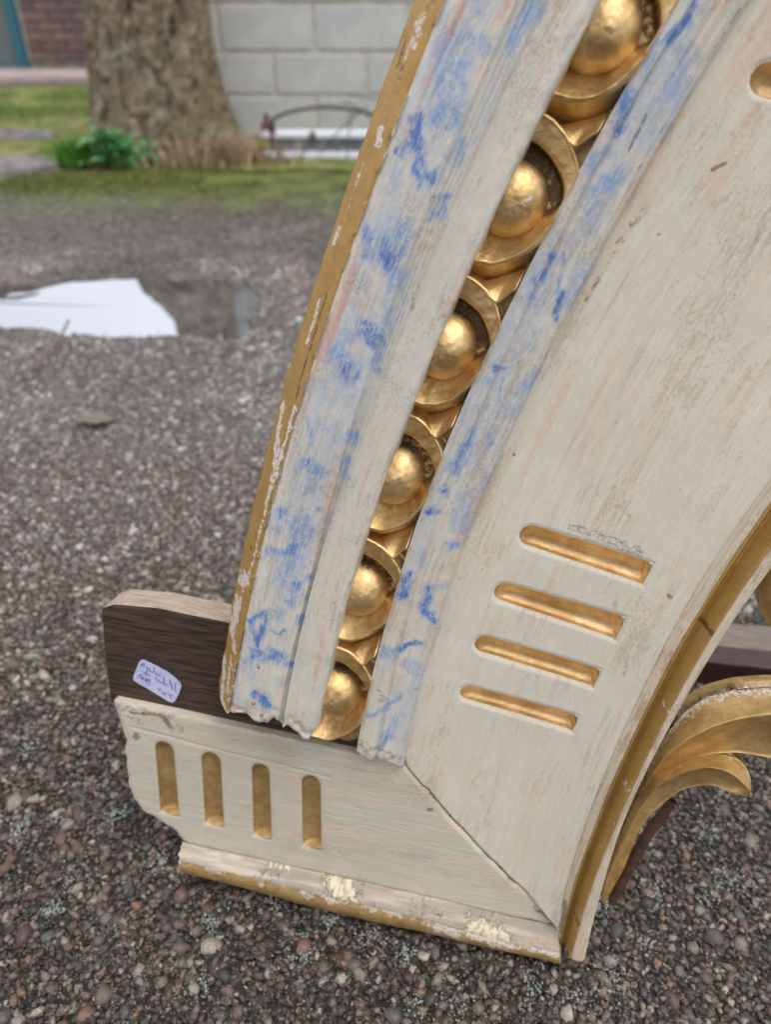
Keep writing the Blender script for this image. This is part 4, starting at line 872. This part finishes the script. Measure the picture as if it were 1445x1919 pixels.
q3, rg = cells(1.60, 2.55, .0092, 15); q3 = q3[np.abs(q3[:, 0] + .35) < 1.15]
r3 = np.exp(rg.normal(math.log(.0037), .38, len(q3))).clip(.0018, .009)
dp3 = poly_sdf(q3, pr)[0]; cl3 = PAL[rg.choice(len(PAL), len(q3), p=PW)] * rg.uniform(.5, 1.5, (len(q3), 1)); cl3 = .4 * cl3 + .6 * cl3.mean(1, keepdims=True)
dm3 = sst(-.15, .25, fbm(q3[:, 0] * 3, q3[:, 1] * 4, 0, 4, 310) - .35 * sst(2.0, 2.4, q3[:, 1]))[:, None]; wet = sst(.12, .0, dp3)[:, None]
cl3 = cl3 * (.50 + .80 * dm3) * (1 - .35 * wet)
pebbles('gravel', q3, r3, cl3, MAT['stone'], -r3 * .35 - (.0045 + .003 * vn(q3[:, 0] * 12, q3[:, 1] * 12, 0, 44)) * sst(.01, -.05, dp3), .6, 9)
q2, rg = cells(.12, 1.05, .0042, 12)
r2 = rg.uniform(.0007, .0018, len(q2)); cl = PAL[rg.choice(len(PAL), len(q2), p=PW)] * rg.uniform(.08, .6, (len(q2), 1)) ** 1.2 * (1 + 2.6 * sst(.40, .9, q2[:, 1:2]))  # grit colour lifted with distance too, painting in the grazing sheen
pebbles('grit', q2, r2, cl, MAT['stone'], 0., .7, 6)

# lichen rosettes: crusty pale blue-green clusters
m = M('lichen_crust'); c = m.coords('obj'); m.bump(m.noise(c, 1500, 3), .6, .0006)
MAT['lichen'] = m.done(m.mix(m.rng(m.noise(c, 500, 3), .4, .6), lin(160, 170, 164), lin(122, 134, 126)), .85)
rg = np.random.default_rng(21)
lp = [(520,1690),(620,1730),(760,1790),(900,1750),(1010,1850),(860,1880),(170,1480),(110,1540),(140,1640),(215,1530),(300,1620),(30,1560),(1120,1700),(1160,1820),(1230,1680),(1330,1690),(1320,1560),(1400,1530),(1215,1770),(1370,1650),(1140,1850),(560,1790),(690,1760),(400,1730),(380,1850),(60,1230),(130,1290),(60,1400),(990,1790),(100,1708),(1080,1880),(780,1890)]
pts_, rr_ = [], []
for (px, py) in lp:
    g = ground(px, py); k = rg.integers(40, 120); R_l = rg.uniform(.006, .015)
    d = rg.normal(0, 1, (k, 2)) * R_l * .6; nzv = vn(d[:, 0] * 300 + px, d[:, 1] * 300, 0, 8); d = d[nzv > -.25]
    pts_.append(g[:2] + d); rr_.append(rg.uniform(.0004, .0011, len(d)))
pts_ = np.concatenate(pts_); rr_ = np.concatenate(rr_)
pebbles('lichen', pts_, rr_, np.ones((len(pts_), 3)), MAT['lichen'], .0018 + rg.uniform(0, .0012, len(pts_)), .6, 8)

m = M('puddle_water'); c = m.coords('obj'); m.bump(m.noise(c, 22, 3), .06, .002)
ed_ = m.attr('edge'); en_ = m.rng(m.math('ADD', ed_, m.math('MULTIPLY', m.math('SUBTRACT', m.noise(c, 60, 5, .7), .5), .9)), .40, .80)
MAT['water'] = m.done(m.mix(en_, (.57, .60, .67), lin(78, 72, 64)), m.rng(en_, .1, .9, .015, .65), m.math('SUBTRACT', .93, m.math('MULTIPLY', en_, .85)))
rings = [0., .5, .8, .92, 1.0]; NR = 400
V = np.concatenate([np.c_[cen + (pr - cen) * f, np.full(NR, .0010)] for f in rings[1:]] + [[[*cen, .0010]]])
ea = np.concatenate([np.full(NR, e_) for e_ in (0, .0, .10, .35)] + [[0]])
Fq = []
for k in range(3):
    for i in range(NR): Fq.append((k * NR + i, (k + 1) * NR + i, (k + 1) * NR + (i + 1) % NR, k * NR + (i + 1) % NR))
Fq += [(i, (i + 1) % NR, 4 * NR) for i in range(NR)]
tag(mesh_obj('puddle_water', V, Fq, MAT['water'], None, False, None, {'edge': ea}), kind='structure')

# ---------------------------------------------------------------- far side of the yard
# block wall
WD = 4.15                                     # its face
def onwall(px, py, D=WD): r = rays((px, py))[0]; return CAMO + r * (D / r[1])
m = M('concrete_block'); c = m.coords('obj'); n_a = m.noise(c, 9, 5, .65); n_b = m.noise(c, 120, 4, .7)
col = m.mix(m.rng(n_a, .3, .7), lin(188, 190, 190), lin(206, 207, 204)); col = m.mix(m.rng(n_b, .5, .75, 0, .35), col, lin(110, 110, 106))
m.bump(n_b, .5, .003); MAT['block'] = m.done(col, .9)
m = M('block_mortar'); c = m.coords('obj'); n_a = m.noise(c, 30, 4); m.bump(m.noise(c, 200, 3), .4, .002); MAT['mortar'] = m.done(m.mix(m.rng(n_a, .35, .65), lin(214, 207, 196), lin(196, 189, 178)), .9)
wall = empty('block_wall', (onwall(560, 100)[0], WD, 0)); tag(wall, 'pale grey concrete block wall behind the tree trunk, cream mortar joints', 'wall')
zl = [onwall(560, y)[2] for y in (5, 98, 179)]
xj1, xj2 = onwall(587, 50)[0], onwall(513, 140)[0]; bw = onwall(686, 140)[0] - xj2
x_left = onwall(398, 60)[0] - .24; x_right = 4.2; wx0 = wall.location.x
ch = (zl[0] - zl[2]) / 2
zlev = [zl[2] - 2 * ch, zl[2] - ch, zl[2], zl[1], zl[0]] + [zl[0] + ch * (i + 1) for i in range(7)]
box('mortar_core', (x_right - x_left, .18, zlev[-1] + .06), MAT['mortar'], wall, ((x_left + x_right) / 2 - wx0, .096, (zlev[-1] - .06) / 2), 0)
proto = None
for k in range(len(zlev) - 1):
    z0, z1 = zlev[k], zlev[k + 1]; odd = (k - 2) % 2 == 0
    xs = (xj2 if odd else xj1) - bw * 12
    while xs < x_right:
        a, b = max(xs, x_left), min(xs + bw, x_right); xs += bw
        if b - a < .06: continue
        o = box('block', (b - a - .022, .05, z1 - z0 - .020), MAT['block'], wall, ((a + b) / 2 - wx0, .024 - random.uniform(.001, .005), (z0 + z1) / 2), .005, jit=.0015)

# tree trunk with a flared foot
TX, TY = -1.05, 3.92
na, nz_ = 150, 170
za = np.concatenate([np.linspace(-.06, .9, 120), np.linspace(.92, 3.2, 50)])[:, None]; an = np.linspace(0, 2 * math.pi, na, endpoint=False)[None]
Rz = .243 + .115 * np.exp(-np.maximum(za, 0) / .28) - .09 * sst(.60, .86, za)
but = 1 + .10 * np.exp(-np.maximum(za, 0) / .16) * np.cos(an * 3 + .6) + .12 * np.exp(-np.maximum(za, 0) / .14) * np.maximum(0, np.cos(an - 0.15)) ** 4
rad = Rz * but * (1 + .04 * fbm(np.cos(an) * 2, np.sin(an) * 2, za * 3, 3, 400))
xx, yy = np.cos(an) * 1.0, np.sin(an) * 1.0
bark = fbm(xx * 7, yy * 7, za * 9, 6, 410); rid = np.abs(fbm(xx * 5, yy * 5, za * 4, 4, 420))
rad = rad + .024 * bark - .022 * np.exp(-(rid / .05) ** 2)
cxz = .02 * sst(0, 1, za) + .05 * sst(.60, .86, za)
P = np.stack([rad * np.cos(an) + cxz, rad * np.sin(an) + 0 * cxz, za + 0 * an], -1)
F = []
i, j = np.meshgrid(np.arange(len(za) - 1), np.arange(na), indexing='ij'); F = np.stack([i * na + j, i * na + (j + 1) % na, (i + 1) * na + (j + 1) % na, (i + 1) * na + j], -1).reshape(-1, 4)
m = M('tree_bark'); c = m.coords('obj'); n_a = m.noise(c, 5, 6, .7, .2); n_b = m.noise(c, 22, 8, .8, .1); n_c = m.noise(c, 3.2, 3)
col = m.ramp(n_b, [(.34, lin(50, 43, 35)), (.45, lin(102, 90, 74)), (.54, lin(136, 122, 102)), (.68, lin(180, 164, 142))])
col = m.mix(m.rng(n_a, .52, .64, 0, .5), col, lin(150, 152, 138)); col = m.mix(m.rng(n_c, .52, .62, 0, .5), col, lin(108, 96, 58))
m.bump(n_b, .8, .012); MAT['bark'] = m.done(col, .9)
tree = empty('tree', (TX, TY, 0)); tag(tree, 'thick old tree trunk with flaking grey-brown bark, green weeds at its foot', 'tree')
mesh_obj('trunk', P.reshape(-1, 3), F, MAT['bark'], tree)

# brown brick outbuilding with a grey door in a teal frame
BY = 7.75
bx1 = rays((55, 130))[0]; bx = bx1[0] / bx1[1] * BY                    # door frame outer edge
bld = empty('brick_outbuilding', (bx, BY, 0)); tag(bld, 'brown brick outbuilding with a grey door in a teal frame, left of the tree', 'building')
mat_mort = M('brick_mortar'); MAT['bmort'] = mat_mort.done(lin(148, 132, 128), .9)
def brickmat(nm, a):
    m = M(nm); c = m.coords('obj'); m.bump(m.noise(c, 80, 3), .4, .003); return m.done(m.mix(m.rng(m.noise(c, 25, 4), .35, .65), a, tuple(q * .75 for q in a)), .85)
BR_ = [brickmat('brick_plum', lin(126, 104, 102)), brickmat('brick_brown', lin(132, 108, 102)), brickmat('brick_dark', lin(116, 96, 96))]
BH = 1.55
box('wall', (5.2, .2, BH), MAT['bmort'], bld, (2.63, .115, BH / 2 + .02), 0)
plm = M('pale_plinth'); c = plm.coords('obj'); MAT['plinth'] = plm.done(plm.mix(plm.rng(plm.noise(c, 8, 4), .4, .6), lin(140, 138, 120), lin(104, 104, 92)), .9)
box('plinth', (5.2, .06, .085), MAT['plinth'], bld, (2.66, -.012, .042), .006)
bmesh_cache = {}
k = 0; z = .10
while z < BH - .03:
    x = .04 - (.11 if k % 2 else 0)
    while x < 2.1:
        a, b = max(x, .03), x + .215
        if b - a > .05:
            key = (round(b - a, 3), random.randrange(3))
            if key not in bmesh_cache:
                o = box('brick', (b - a, .03, .062), BR_[key[1]], bld, (0, 0, 0), .004, jit=.001); bmesh_cache[key] = o.data
            else: o = link(bpy.data.objects.new('brick', bmesh_cache[key]), bld)
            o.location = ((a + b) / 2, .006 - random.uniform(0, .004), z + .031)
        x += .225
    z += .074; k += 1
teal = M('teal_paint'); MAT['teal'] = teal.done(lin(44, 104, 120), .45); gd = M('grey_door_paint'); c = gd.coords('obj'); MAT['gdoor'] = gd.done(gd.mix(gd.rng(gd.noise(c, 3, 3), .3, .7), lin(104, 112, 114), lin(92, 102, 108)), .5)
dfm = box('door_frame', (.075, .08, BH), MAT['teal'], bld, (-.035, -.01, BH / 2), .004)
box('door_frame', (.075, .08, BH), MAT['teal'], bld, (-1.04, -.01, BH / 2), .004)
box('door_sill', (1.08, .10, .05), MAT['teal'], bld, (-.54, -.022, .025), .004)
door = box('door', (.925, .045, BH - .08), MAT['gdoor'], bld, (-.5375, .008, BH / 2 + .02), .003)
box('wall_end', (2.4, .2, BH), MAT['bmort'], bld, (-2.29, .115, BH / 2 + .02), 0)
box('roof', (8.2, 1.6, .08), MAT['gdoor'], bld, (1.2, .7, BH + .07), .01)

# strip of pinkish paving, lawn and earth
def ground_patch(name, pxs, z, mat, kind='structure', n=220, wob=.05, seed=1):
    g = np.array([ground(*p)[:2] for p in pxs]); d = np.r_[0, np.cumsum(np.linalg.norm(np.diff(np.r_[g, g[:1]], axis=0), axis=1))]; t = np.linspace(0, d[-1], n, endpoint=False); gc = np.r_[g, g[:1]]
    r = np.stack([np.interp(t, d, gc[:, 0]), np.interp(t, d, gc[:, 1])], 1); r = r + np.stack([fbm(r[:, 0] * 5, r[:, 1] * 5, 0, 3, seed), fbm(r[:, 0] * 5 + 9, r[:, 1] * 5, 0, 3, seed)], 1) * wob
    c_ = r.mean(0); V = np.concatenate([np.c_[r, np.full(n, z)], [[*c_, z]], np.c_[r, np.full(n, -.03)]])
    return tag(mesh_obj(name, V, [(i, (i + 1) % n, n) for i in range(n)] + [(i, n + 1 + i, n + 1 + (i + 1) % n, (i + 1) % n) for i in range(n)], mat, None, False), kind=kind)
m = M('pink_paving'); c = m.coords('obj'); MAT['pave'] = m.done(m.mix(m.rng(m.noise(c, 5, 4), .35, .65), lin(186, 166, 162), lin(160, 150, 148)), .8)
m = M('soil_and_moss'); c = m.coords('obj'); n_a = m.noise(c, 9, 5, .6); m.bump(m.noise(c, 60, 4), .6, .01)
MAT['soil'] = m.done(m.ramp(n_a, [(.3, lin(76, 66, 50)), (.45, lin(100, 104, 54)), (.55, lin(116, 130, 58)), (.68, lin(140, 124, 96))]), .95)
pv = box('pavement', (9, .75, .05), MAT['pave'], None, (-3.2, BY - .50, .020), .006); tag(pv, kind='structure')
ground_patch('lawn_bed', [(-260,168),(-100,168),(60,166),(158,165),(330,170),(470,200),(700,292),(760,296),(690,328),(600,318),(480,326),(380,318),(250,316),(110,310),(0,298),(-260,300)], .012, MAT['soil'], seed=5)
m = M('wet_stone'); c = m.coords('obj'); MAT['slab'] = m.done(m.mix(m.rng(m.noise(c, 14, 4), .4, .6), lin(150, 144, 146), lin(120, 110, 108)), .22, 0, .6)
ground_patch('wet_path', [(-120,250),(0,248),(70,250),(110,258),(95,266),(0,270),(-120,272)], .021, MAT['slab'], wob=.03, seed=7)
ground_patch('wet_path', [(-120,306),(0,300),(60,298),(112,305),(106,318),(50,327),(0,330),(-120,334)], .021, MAT['slab'], wob=.03, seed=8)

# grass: one mass of blades
def blades(name, xy, hgt, wd, cols, mat, label=None, lean=.5, seed=3, z0=.01):
    rg = np.random.default_rng(seed); n = len(xy); a = rg.uniform(0, 6.28, n); l = rg.uniform(.1, lean, n) * hgt; la = rg.uniform(0, 6.28, n)
    dx, dy = np.cos(a) * wd, np.sin(a) * wd; o = np.c_[xy, np.full(n, z0)]
    tip = o + np.stack([np.cos(la) * l, np.sin(la) * l, hgt], 1); mid = o * .5 + tip * .5 + np.stack([0 * l, 0 * l, hgt * .12], 1) - np.stack([np.cos(la) * l, np.sin(la) * l, 0 * l], 1) * .2
    e = np.stack([dx, dy, 0 * dx], 1); V = np.stack([o - e, o + e, mid + e * .7, mid - e * .7, tip], 1).reshape(-1, 3)
    k = np.arange(n)[:, None] * 5; F = np.concatenate([k + [0, 1, 2], k + [0, 2, 3], k + [3, 2, 4]])
    return tag(mesh_obj(name, V, F, mat, None, True, None, None, np.repeat(cols, 5, 0)), label, None, None, 'stuff')
m = M('plant_leaf'); tcol = m.attr('tint', 'Color'); MAT['leaf'] = m.done(tcol, .55); 
m.b.inputs['Subsurface Weight'].default_value = 0.0
rg = np.random.default_rng(31)
GC = np.array([lin(112, 144, 66), lin(130, 156, 78), lin(92, 128, 56), lin(142, 140, 82), lin(150, 132, 90)])
def scat(n, box_px, dens, seed, pal, pw):
    rg = np.random.default_rng(seed); a = ground(box_px[0], box_px[3]); b = ground(box_px[2], box_px[1])
    x0, x1 = sorted((ground(box_px[0], box_px[1])[0], b[0])); q = np.stack([rg.uniform(x0, x1, n), rg.uniform(a[1], b[1], n)], 1)
    keep = fbm(q[:, 0] * 2.4, q[:, 1] * 2.4, 0, 4, seed) > dens; q = q[keep]; return q, pal[rg.choice(len(pal), len(q), p=pw)] * rg.uniform(.7, 1.2, (len(q), 1)), rg
q, cl, rg = scat(26000, (-200, 172, 420, 300), -.05, 33, GC, [.3, .25, .25, .12, .08])
out = ~((np.abs(q[:, 0] - TX) < .36) & (np.abs(q[:, 1] - TY) < .36)); q, cl = q[out], cl[out]
blades('grass', q, rg.uniform(.015, .05, len(q)), .0022, cl, MAT['leaf'], 'short rough grass on the bank left of the tree')
MC = np.array([lin(96, 108, 38), lin(118, 128, 48), lin(76, 84, 40), lin(140, 120, 90), lin(110, 92, 66)])
# moss fringe along the foot of the bank
x_ = rg.uniform(-1.5, .1, 9000); y_ = 3.12 + rg.normal(0, .13, 9000) - .10 * x_ * 0; q = np.stack([x_, y_], 1); keep = fbm(x_ * 3, y_ * 3, 0, 4, 37) > -.12; q = q[keep]
blades('moss', q, rg.uniform(.004, .014, len(q)), .003, MC[rg.choice(5, len(q), p=[.4, .3, .2, .06, .04])], MAT['leaf'], 'bright green moss fringe at the edge of the tarmac', .9, 5, .0)
# dead grass and leaf litter by the roots
DC = np.array([lin(176, 150, 120), lin(150, 122, 96), lin(120, 92, 70), lin(190, 168, 140)])
x_ = np.concatenate([rg.normal(-.68, .12, 900), rg.uniform(-1.25, -.62, 900)]); y_ = np.concatenate([rg.normal(3.47, .06, 900), rg.normal(3.50, .06, 900)])
blades('dead_grass', np.stack([x_, y_], 1), np.concatenate([rg.uniform(.03, .13, 900), rg.uniform(.01, .05, 900)]), .0025, DC[rg.choice(4, 1800)], MAT['leaf'], 'straw coloured dead grass heaped on the roots', 1.4, 6)

# leafy weed and a tuft of fresh grass at the trunk's foot
def weed(loc, n, colr, size, label, cat, seed):
    t = empty('leafy_weed', loc); tag(t, label, cat); rg = np.random.default_rng(seed)
    mm = M('weed_leaf'); c = mm.coords('obj'); mat = mm.done(mm.mix(mm.rng(mm.noise(c, 40, 3), .35, .65), colr, tuple(q * .6 for q in colr)), .5)
    for k in range(n):
        a = rg.uniform(0, 6.28); el = rg.uniform(.35, 1.3); Ln = size * rg.uniform(.6, 1.15); wd = Ln * rg.uniform(.20, .34); L_ = []
        for i in range(7):
            f = i / 6; r = Ln * f; zc = math.sin(el) * r - .45 * Ln * f * f * math.cos(el); xc = math.cos(el) * r; ww = wd * math.sin(math.pi * min(1, f * .93 + .03)) ** .8 * (1 + .25 * (-1) ** i)
            for s_ in (-1, 0, 1): L_.append((xc * math.cos(a) - s_ * ww * math.sin(a), xc * math.sin(a) + s_ * ww * math.cos(a), zc + abs(s_) * ww * .25))
        o = mesh_obj('leaf', L_, grid_faces(7, 3), mat, t); o.location = (rg.normal(0, size * .75), rg.normal(0, size * .4), rg.uniform(0, size * 1.1) * (rg.random() > .35))
    return t
g = ground(222, 312); weed((g[0], g[1] - .02, .01), 150, lin(122, 184, 120), .085, 'blue-green leafy weed against the foot of the tree trunk', 'plant', 41)
g = ground(150, 312); q = np.stack([rg.normal(g[0], .045, 700), rg.normal(g[1], .03, 700)], 1)
tuft = blades('grass_tuft', q, rg.uniform(.04, .12, 700), .003, np.array([lin(88, 142, 40), lin(108, 160, 56), lin(72, 120, 36)])[rg.choice(3, 700)], MAT['leaf'], None, .7, 7)
del tuft['kind']; tag(tuft, 'bright green grass tuft beside the leafy weed at the trunk', 'plant')

# low metal trough against the wall, with an arching dead bramble
m = M('galvanised_metal'); c = m.coords('obj'); MAT['galv'] = m.done(m.mix(m.rng(m.noise(c, 12, 4), .35, .65), lin(150, 154, 156), lin(112, 116, 118)), .35, .6)
m = M('white_rim'); MAT['rim'] = m.done(lin(232, 236, 246), .3)
ya = 3.62; g0 = onwall(490, 262, ya); g1 = onwall(1000, 262, ya)
tr = empty('window_frame', (g0[0], ya, 0)); tag(tr, 'low white topped metal trough lying along the foot of the block wall', 'trough')
tr.name = 'metal_trough'
Lt = g1[0] - g0[0]; zt = onwall(490, 250, ya)[2]; zb = onwall(490, 290, ya)[2]
box('rim', (Lt, .10, .022), MAT['rim'], tr, (Lt / 2, .05, zt - .008), .006); box('side_panel', (Lt - .03, .02, max(.03, zt - zb - .02)), MAT['galv'], tr, (Lt / 2 + .012, .03, (zt + zb) / 2 - .01), .003)
box('bottom_ledge', (Lt + .04, .10, .018), MAT['rim'], tr, (Lt / 2 - .03, -.01, zb + .002), .004)
for i in range(9): box('rib', (.018, .014, max(.03, zt - zb - .024)), MAT['galv'], tr, (.05 + i * .14, .014, (zt + zb) / 2 - .01), .003)
box('foot', (Lt, .06, max(.02, zb)), MAT['plinth'], tr, (Lt / 2, .04, zb / 2 - .01), .004)
br = [(508,285),(509,262),(512,236),(510,222),(540,210),(575,203),(610,200),(650,203),(690,212),(740,226),(790,246)]
yb = 3.50; bp3 = np.array([onwall(x, y, yb) for x, y in br]); t_ = np.linspace(0, len(br) - 1, 60); path = np.stack([np.interp(t_, range(len(br)), bp3[:, k]) for k in range(3)], 1)
for _ in range(3): path[1:-1] = (path[:-2] + path[1:-1] * 2 + path[2:]) / 4
bram = empty('dead_bramble', tuple(path[0] * [1, 1, 0])); tag(bram, 'dark arching bramble stem with withered leaves in front of the trough', 'bramble')
dk_m = M('bramble_stem'); MAT['stem'] = dk_m.done(lin(84, 74, 72), .7); o3 = np.array([path[0][0], path[0][1], 0])
V, F = tube(path - o3, .0075, 7); mesh_obj('stem', V, F, MAT['stem'], bram)
for (p, q) in (((640, 190), (705, 235)), ((690, 200), (600, 290)), ((600, 262), (560, 300)), ((650, 180), (760, 215)), ((660, 205), (650, 300))):
    a, b = onwall(*p, yb + .02) - o3, onwall(*q, yb + .02) - o3; tt2 = np.linspace(0, 1, 14)[:, None]; pt = a * (1 - tt2) + b * tt2; pt[:, 2] += .02 * np.sin(tt2[:, 0] * 3.1)
    V, F = tube(pt, .0028, 5); mesh_obj('twig', V, F, MAT['stem'], bram)
wl_m = M('withered_leaf'); MAT['wither'] = wl_m.done(lin(108, 78, 76), .8)
for (x, y) in ((500, 224), (495, 236), (508, 243), (512, 250), (583, 248), (588, 256), (580, 260)):
    c_ = onwall(x, y, yb - .01) - o3; L_ = []
    aa = random.uniform(0, 6)
    for i in range(6):
        f = i / 5; w2 = .018 * math.sin(math.pi * f) + .002
        for s_ in (-1, 0, 1): L_.append((c_[0] + s_ * w2 * math.cos(aa), c_[1] + s_ * w2 * math.sin(aa) + .01 * math.sin(f * 5), c_[2] - (f - .5) * .05 + .004 * s_))
    mesh_obj('leaf', L_, grid_faces(6, 3), MAT['wither'], bram)

# old rails lying on the tarmac behind the fragment
def rail(name, a, b, wdt, hgt, mat, label, cat, z=0.):
    a = np.array(a); b = np.array(b); c_ = (a + b) / 2; Ln = np.linalg.norm(b - a); ang = math.atan2(b[1] - a[1], b[0] - a[0])
    o = box(name, (Ln, wdt, hgt), mat, None, (c_[0], c_[1], z + hgt / 2), .003, (0, 0, ang), .0008); return tag(o, label, cat)
MAT['greyplank'] = wood('weathered_plank', lin(104, 94, 86), lin(132, 122, 112), (3, 30, 30))
MAT['mahog'] = wood('varnished_dark_wood', lin(44, 26, 24), lin(66, 40, 38), (3, 30, 30), .22, bump=.15)
def gp(x, y, z): return ground(x, y, z)[:2]
a_, b_ = gp(1262, 1222, .03), gp(1560, 1252, .03); rail('dark_rail', a_, b_, .028, .034, MAT['mahog'], 'dark varnished wooden rail on the tarmac behind the frame, front one of two', 'rail', .0)
a_, b_ = gp(1290, 1190, .03), gp(1560, 1206, .03); rail('weathered_plank', a_, b_, .050, .028, MAT['greyplank'], 'weathered grey-brown plank on the tarmac behind the dark varnished rail', 'plank', .0)

# twig in front of the puddle, and a leaf or two
tw = [(0,742),(30,715),(60,688),(85,662),(105,640),(118,622),(128,600)]
pts3 = np.array([ground(x, y, .008 + (.05 * (i / 6) ** 2)) for i, (x, y) in enumerate(tw)])
V, F = tube(pts3, np.linspace(.0015, .0030, 7), 6); m = M('dry_twig'); MAT['twig'] = m.done(lin(120, 108, 92), .85)
tag(mesh_obj('twig', V, F, MAT['twig']), 'thin dry twig reaching up over the near edge of the puddle', 'twig')
for (x, y, w_, l_, r_, nm, lb_) in ((28, 549, .012, .055, .2, 'bark_flake', 'small dark sliver of bark on the far edge of the puddle'), (180, 795, .02, .034, .1, 'leaf', 'flat yellow-green leaf lying on the tarmac left of the frame')):
    c_ = ground(x, y); L_ = []
    for i in range(8):
        f = i / 7; ww = w_ * math.sin(math.pi * f) ** .6 + .0006
        for s_ in (-1, -.5, 0, .5, 1): L_.append(((f - .5) * l_ * 2, s_ * ww * (1 + .2 * math.sin(i * 2)), .007 + .004 * abs(s_) + .003 * math.sin(f * 4)))
    mm = M(nm + '_surface'); mt = mm.done(lin(62, 52, 44) if nm != 'leaf' else lin(108, 104, 90), .7)
    o = mesh_obj(nm, L_, grid_faces(8, 5), mt); o.location = (c_[0], c_[1], 0); o.rotation_euler.z = r_; tag(o, lb_, 'leaf' if nm == 'leaf' else 'bark')

# dark wall added unseen behind the camera, so the gold reflects something dark
bw_ = brickmat('added_wall_brick', lin(92, 76, 66))
for nm_, sz_, lc_ in (('added_dark_wall', (30, .25, 2.6), (0, -8.0, 1.3)),):
    tag(box(nm_, sz_, bw_, None, lc_, .01), kind='structure')
